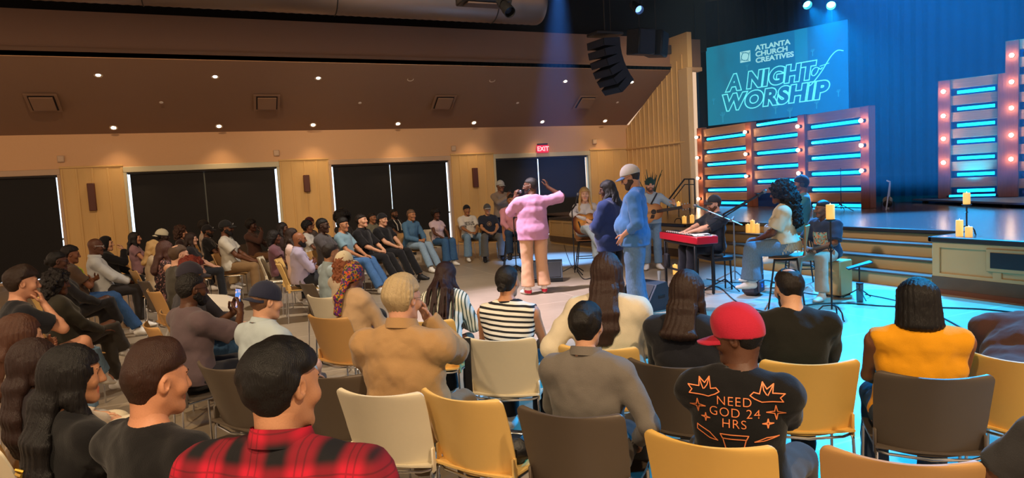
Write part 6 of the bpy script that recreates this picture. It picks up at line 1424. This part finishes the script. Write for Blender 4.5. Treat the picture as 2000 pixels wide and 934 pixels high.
P('', 0, 'person in a denim jacket and ripped light jeans', (803, 409), 1.32, 150, chair_col='tan', group=G_W, chl='tan plastic chair under the denim jacket', skin='a87450', hair=('short', '6a5240', dict(t=.010)), top=dict(m=denim('4c7090'), sl='long', t=.024, n='jacket', collar=True), bot=jn('8aa4bc'), legs='stretch', aL='clasp', aR='clasp', lean=6, shoe='f0eee8', det=1)
P('', 0, 'woman with a puff of black hair, pale pink tee and jeans', (851, 406), 1.3, 162, chair_col='cream', group=G_W, chl='cream white plastic chair under the woman in the pale pink tee', sex='f', skin='5c3828', hair=('afro', '15110f', dict(r=.125, amp=.006)), top=sh('c8b4c0', cuff=.45), bot=jn('3e6490', bag=.03), aL='lap', aR='lap', det=1, w=.92)
J = P('', 0, 'young man in a dark cap and white tee lettered JESUS', (911, 400), 1.31, 178, chair_col='tan', group=G_W, chl='tan plastic chair under the JESUS tee', skin='9a6a48', hair=('short', '100d0c'), cap=dict(k='beanie', c='17161c'), top=sh('d6d2cc', t=.02, fit=.035, cuff=.85), bot=jn('7898b8', bag=.035), aL='clasp', aR='clasp', legs='wide', shoe='f0eee8', det=1)
wrap_text(J, text_mesh('print', 'JESUS', .115, offset=.002, xscale=.85), mat('print_dark', '20242a', .7), J['tp'](0, .2, .30), J['T'] @ V3(0, -1, 0), 'print_lettering', J['T'] @ V3(0, 0, 1), off=.004)
J = P('', 0, 'man in a cap and navy printed tee with grey trousers', (951, 398), 1.315, 190, chair_col='tan', group=G_W, chl='tan plastic chair under the navy printed tee', skin='b07e5c', hair=('short', '201814'), cap=dict(k='cap', c='4a4a4a', bm=cloth('a0a0a0'), zt=.03), top=sh('242836', t=.02), bot=tr('5a5a58', bag=.03), aL='clasp', aR='clasp', legs='wide', shoe='15151a', det=1)
a = MB(); a.tube([(.05*math.cos(g), .05*math.sin(g), 0) for g in np.linspace(0, 2*math.pi, 21)[:-1]], .007, 4, closed=True); a.lathe([(.03, 0), (.0, .001)], n=12)
wrap_text(J, a.mesh('print', ORG), mat('print_tan', '8a7058', .7), J['tp'](0, .2, .28), J['T'] @ V3(0, -1, 0), 'print_emblem', J['T'] @ V3(0, 0, 1), off=.004)
# --- standing at the window, and the musicians
G_P = 'people leading on the floor'
def standing(label, D, px_, yaw, **kw):
    return person(label, px_, float(atd(px_[0], px_[1], D)[2]), yaw, pose='stand', **kw)
J = standing('standing person in a white cap and tan jacket filming by the last window', 16.5, (977, 352), 172, skin='7a5038', hair=('short', BLACKH), cap=dict(k='cap', c='a8a8a8'), top=lo_('8a7868', t=.024, n='jacket'), aL='phone', aR='phone', bot=tr('1c2030'), det=2)
hL, hR_ = J['hand-1'], J['hand1']; phone(world_pt(J, (hL[0]+hR_[0])/2+V3(0, .02, .10)), Rz(J['root'].rotation_euler[2]), 'dark phone held by the standing person in the white cap')
def seated_high(label, D, px_, yaw, h, legs='feet', **kw):
    q = atd(px_[0], px_[1], D); return person(label, px_, float(q[2]), yaw, pose='sit', seat=h, legs=legs, group=G_P, **kw)
J = seated_high('person in a pink shirt and dark jeans on a stool behind the pink tee', 13.4, (998, 383), 200, .66, skin='9a6848', hair=('short', '1a1411'), top=lo_('c08088', t=.02), bot=jn('24364e'), shoe='15151a', aL='lap', aR='lap', det=1, s=.95)
stool(J['root'].location[0], J['root'].location[1], 200, 'bar stool under the person in the pink shirt', h=.62)
J = seated_high('blonde woman with an acoustic guitar, legs crossed, in white', 12.7, (1141, 365), 205, .62, sex='f', skin='dcae94', hair=('long', 'c8a468', dict(L=.2, t=.016, strand=1, front=2)), top=lo_('ccc6c0', t=.018), bot=jn('a8b8c4'), cross=1, shoe='f0eee8', aL=((.34, .26, .34), (-.3, .2, .9), (-.5, .8, 0), (.8, -.3, -.6), .9), aR=((.02, .26, .22), (-.7, .3, -.5), (0, -1, -.2), (.9, .2, .2), .5), det=1)
r = J['root']; a_ = r.rotation_euler[2]
stool(r.location[0], r.location[1], 205, 'bar stool with chrome arms under the blonde guitarist', h=.60)
guitar('sunburst acoustic guitar played by the blonde woman', Rz(a_) @ Rz(math.pi) @ Ry(0) @ np.diag([1, -1, 1.]) @ Ry(-.28), world_pt(J, J['P']+V3(.04, .235, .17)), 'e09a40', '5a2410')
J = standing('man in a pink tee and tan cargo trousers pointing up, microphone at his mouth', 10.3, (1035, 347), 8, group=G_P, skin='5a3826', w=1.22, belly=.05, hy=-66, hair=('short', '2a2624', dict(t=.006, amp=.001)), glasses='c8c0b8', beard=('2a2220', .003), top=sh('c08aa8', t=.024, fit=.03, cuff=.95, hem=-.14), bot=tr('c89c78', bag=.035), legs='feet', shoe='e8e6e2',
           aR=((.30, .10, .62), (-.1, .35, 1), (-.6, .6, 0), (.95, -.1, -.3), .8), aL=((.20, .17, .50), (-.2, -.1, .9), (-.8, .4, 0), (.35, .1, -1), 1.25), det=1)
h_ = J['hand-1']; mic = empty('wireless_microphone', world_pt(J, h_[0]+h_[1]*.07+h_[2]*.02), J['root'].rotation_euler[2]-.0, 'handheld microphone held by the man in the pink tee', 'microphone')
mp_ = J['hp'](-.02, .14, -.06); v0 = mp_-(h_[0]+h_[1]*.07+h_[2]*.02); ax_ = unit(V3(*v0)); M = np.array([unit(np.cross(ax_, V3(1, 0, .1))), np.cross(ax_, unit(np.cross(ax_, V3(1, 0, .1)))), ax_]).T
a = MB(); a.lathe([(.014, -.10), (.017, .06), (.019, .08)], n=14, R=M); a.build('mic_body', mat('mic_1a1a1e', '1a1a1e', .4), mic); a = MB(); a.lathe([(.019, .08), (.026, .10), (.026, .12), (.015, .135), (.001, .138)], n=14, R=M); a.build('mic_grille', mat('mic_grille', '7a7e88', .35, .8), mic)
for ch in J['root'].children:
    if ch.name.startswith('shoe'):
        ch.data.materials.append(mat('shoe_red_panel', 'c01838', .5)); n_ = len(ch.data.polygons); cs_ = np.empty(n_*3); ch.data.polygons.foreach_get('center', cs_); cs_ = cs_.reshape(-1, 3); mi_ = np.empty(n_, np.int32); ch.data.polygons.foreach_get('material_index', mi_)
        f_ = (cs_[:, 1] < cs_[:, 1].min()+.09) & (cs_[:, 2] < .075); mi_[f_ & (mi_ == 0)] = 2; ch.data.polygons.foreach_set('material_index', mi_)
standing('woman with long dark locs and a navy jacket standing', 9.0, (1183, 352), -38, group=G_P, sex='f', w=1.52, skin='4a2e22', hy=-20, hp=10, hair=('locs', '12100f', dict(L=.50, n=90, r=.0115, t=.018)), top=lo_('1e2e58', t=.045, fit=.03, hem=-.18, n='jacket'), bot=tr('101014', bag=.03), aL='belly', aR='belly', shoe='15151a', det=1)
J = standing('man in a grey cap, glasses and blue hoodie looking down, hand in pocket', 8.1, (1222, 323), -52, group=G_P, skin='b07e60', w=1.42, belly=.05, hp=22, hair=('short', '2a2018', dict(t=.008)), cap=dict(k='cap', c='b4aca0', bm=cloth('4a6488'), zt=.03), glasses='2a2018', beard=('3a2a20', .007), top=lo_('3f6a98', t=.024, fit=.026, hem=-.12, hood=1, n='hoodie', cuff=.55), bot=jn('5a7490', bag=.045), aL='pocket', aR='pocket', det=1, shoe='7a7468')
J2 = standing('guitarist in a dark green backwards cap and light denim shirt', 12.3, (1269, 347), 208, group=G_P, skin=LT, hair=('short', '2a1c14'), cap=dict(k='cap', c='1c4038', back=1, zt=.02), beard=('6a4630', .006), top=lo_('a8bcc8', t=.02, n='shirt', cuff=.6), bot=jn('6a88a4'), aL=((.40, .28, .28), (-.3, .2, .9), (-.5, .8, 0), (.8, -.3, -.6), .9), aR=((.02, .22, .18), (-.7, .3, -.5), (0, -1, -.2), (.9, .2, .2), .5), det=1)
a_ = J2['root'].rotation_euler[2]; guitar('natural acoustic guitar slung on the guitarist in the green cap', Rz(a_) @ Rz(math.pi) @ np.diag([1, -1, 1.]) @ Ry(-.12), world_pt(J2, V3(.06, .22, 1.08)), 'c89058', '8a5430')
a = MB(); tp = J2['tp']; a.tube([tp(.10, .14, .12), tp(.0, .15, .32), tp(-.11, .08, .49), tp(-.12, -.08, .47), tp(.0, -.15, .28), tp(.16, -.08, .08)], .016, 6); a.build('guitar_strap', mat('strap_dark', '2a2c30', .8), J2['root'])
J = seated_high('keyboard player in a black cap and dark tee, playing', 10.0, (1393, 381), -76, .52, skin='d8a48c', w=1.28, belly=.06, hair=('short', '3a2a20'), cap=dict(k='cap', c='24262c', logo='b8b8c0'), glasses='c0a090', beard=('5a3a28', .006), hp=8, top=sh('232834', t=.024, fit=.035, cuff=.85), bot=tr('14161e', bag=.02), aL=((.10, .46, .23), (-.1, .97, -.15), (0, -.1, -1), (.8, -.4, -.5), .45), aR=((.06, .46, .23), (-.1, .97, -.15), (0, -.1, -1), (.8, -.4, -.5), .45), shoe='15151a', det=1)
r = J['root']; t = empty('piano_bench', (r.location[0], r.location[1], 0), r.rotation_euler[2], 'padded black bench under the keyboard player', 'bench'); a = MB(); a.box((0, 0, .47), (.62, .34, .07), bev=.02); a.build('seat', BLK, t)
for sx in (-1, 1):
    for sy in (-1, 1): a = MB(); a.tube([(sx*.26, sy*.13, .44), (sx*.27, sy*.14, 0)], .014, 8); a.build('leg', BLK, t)
J = seated_high('woman with big curly black hair and a fringed cream top singing on a stool', 8.35, (1522, 350), -44, .66, sex='f', skin='6a4030', w=1.34, hair=('curls', '0f0c0c', dict(r=.172, L=.40, amp=.014, f=65, bk=.06)), hp=2, hy=6, top=dict(c='dccba8', sl='short', t=.03, fit=.04, cuff=.8, hem=.02, n='blouse', wr=.0025), bot=jn('6a8296', bag=.05), aL='lap', aR='lap', legs='wide', lean=4, det=1)
a = MB(); tp = J['tp']; rr = random.Random(5)
for k in range(64):
    g = 2*math.pi*k/64; x, y = math.sin(g)*.235, math.cos(g)*.185
    l_ = rr.uniform(.10, .15); a.tube([tp(x, y, .035), tp(x*1.05, y*1.05, .035-l_*.5), tp(x*1.03+rr.uniform(-.01, .01), y*1.04, .035-l_)], .006, 5)
a.build('fringe', cloth('dccba8'), J['top'])
stool(J['root'].location[0], J['root'].location[1], -44, 'plywood bar stool with thin black legs under the curly-haired woman', h=.635)
J = seated_high('person in a black cap with headphones and a teal shirt, behind the curly hair', 9.8, (1564, 342), -50, .74, skin='7a4c36', hair=('short', BLACKH), cap=dict(k='beanie', c='1a1a20'), top=sh('3a7a88', t=.022), bot=tr('9a8c78'), det=1)
a = MB(); q_ = J['hp']; a.tube([q_(.09*math.cos(g), -.01, .03+.125*math.sin(g)) for g in np.linspace(0, math.pi, 12)], .008, 6)
for e in (-1, 1): a.lathe([(.034, -.015), (.036, .0), (.03, .02), (.0, .022)], q_(e*.092, -.01, .0), 14, R=J['hR'] @ Ry(e*math.pi/2))
a.build('headphones', BLK, J['root']); stool(J['root'].location[0], J['root'].location[1], -50, 'plywood bar stool under the person in the teal shirt', h=.715)
J = seated_high('percussionist in a dark tee with a floral print, hands clasped, cream trousers', 8.8, (1605, 391), -92, .47, skin='7a4c34', hair=('short', '16120f', dict(t=.010)), hy=26, top=sh('2a3040', t=.022, fit=.035, cuff=.85), bot=tr('c0a68c', bag=.025), aL='clasp', aR='clasp', legs='wide', lean=8, shoe='f0eee8', det=1, origin=None, w=1.08)
a = MB(); a.add([(x*.11, y*.085, 0) for x, y in ((-1, -1), (1, -1), (1, 1), (-1, 1))], [(0, 1, 2, 3)], False)
wrap_text(J, a.mesh('print', ORG), blotch_mat('tee_floral', ['7aa088', 'd09a5a', '3a4a48', '9ab098', 'c86a40'], 26, .56), J['tp'](0, .2, .24), J['T'] @ V3(0, -1, 0), 'print_panel', J['T'] @ V3(0, 0, 1), off=.004)
# --- small things on and under the chairs
cxy = V3(1.10, 2.86, 0); cr = -math.radians(57); t = empty('handbag', cxy+Rz(cr) @ V3(.06, -.02, .455), cr+.2, 'black handbag resting on the empty yellow chair', 'bag'); BAG = mat('bag_leather', '161519', .5, bump=.3)
a = MB(); a.box((0, 0, .06), (.28, .17, .12), bev=.04); a.build('bag_body', BAG, t); a = MB(); a.box((0, .0, .122), (.20, .012, .008), bev=.003); a.build('zip', STEEL, t); a = MB(); a.tube([(-.12, 0, .10), (-.16, .06, .06), (-.02, .13, .02), (.10, .10, .03), (.12, 0, .10)], .010, 6); a.build('strap', BAG, t)
cup(cxy+Rz(cr) @ V3(.16, .10, .455), .034, .15, 'clear tumbler behind the black handbag', 'b8c8cc', .6, lid=True)
c34 = [o for o in SC.objects if o.get('label', '').startswith('cream white plastic chair with a black strap')][0]
t = empty('shoulder_bag', c34.location+Vector(tuple(Rz(c34.rotation_euler[2]) @ V3(-.19, -.30, .0))), c34.rotation_euler[2], 'black bag strap hanging down the back of the cream white chair', 'bag'); a = MB(); a.sheet(lambda u, v: ((-.02+.04*u, .03-.02*math.sin(v*3.1), .30+.52*v), (0, 1, 0)), 2, 14, .006); a.build('strap', BAG, t); a = MB(); a.box((0, .06, .21), (.22, .09, .20), bev=.03); a.build('bag_body', BAG, t)
# ------------------------------------------------------------------ theatre haze hanging over the stage and under the roof
hz = bpy.data.materials.new('stage_haze'); hz.use_nodes = True; nt = hz.node_tree; nt.nodes.remove(nt.nodes['Principled BSDF'])
vs = nt.nodes.new('ShaderNodeVolumeScatter'); vs.inputs['Density'].default_value = .007; vs.inputs['Color'].default_value = (.42, .72, 1, 1); vs.inputs['Anisotropy'].default_value = .25  # haze itself is colourless; the blue tint keeps warm light out of it
nt.links.new(vs.outputs[0], nt.nodes['Material Output'].inputs['Volume'])
h = MB().box((11.6, 9.4, 4.2), (12.4, 13.6, 5.6)).build('haze', hz); tag(h, 'thin theatre haze, tinted with the blue of the stage beams', 'haze', None, 'stuff')
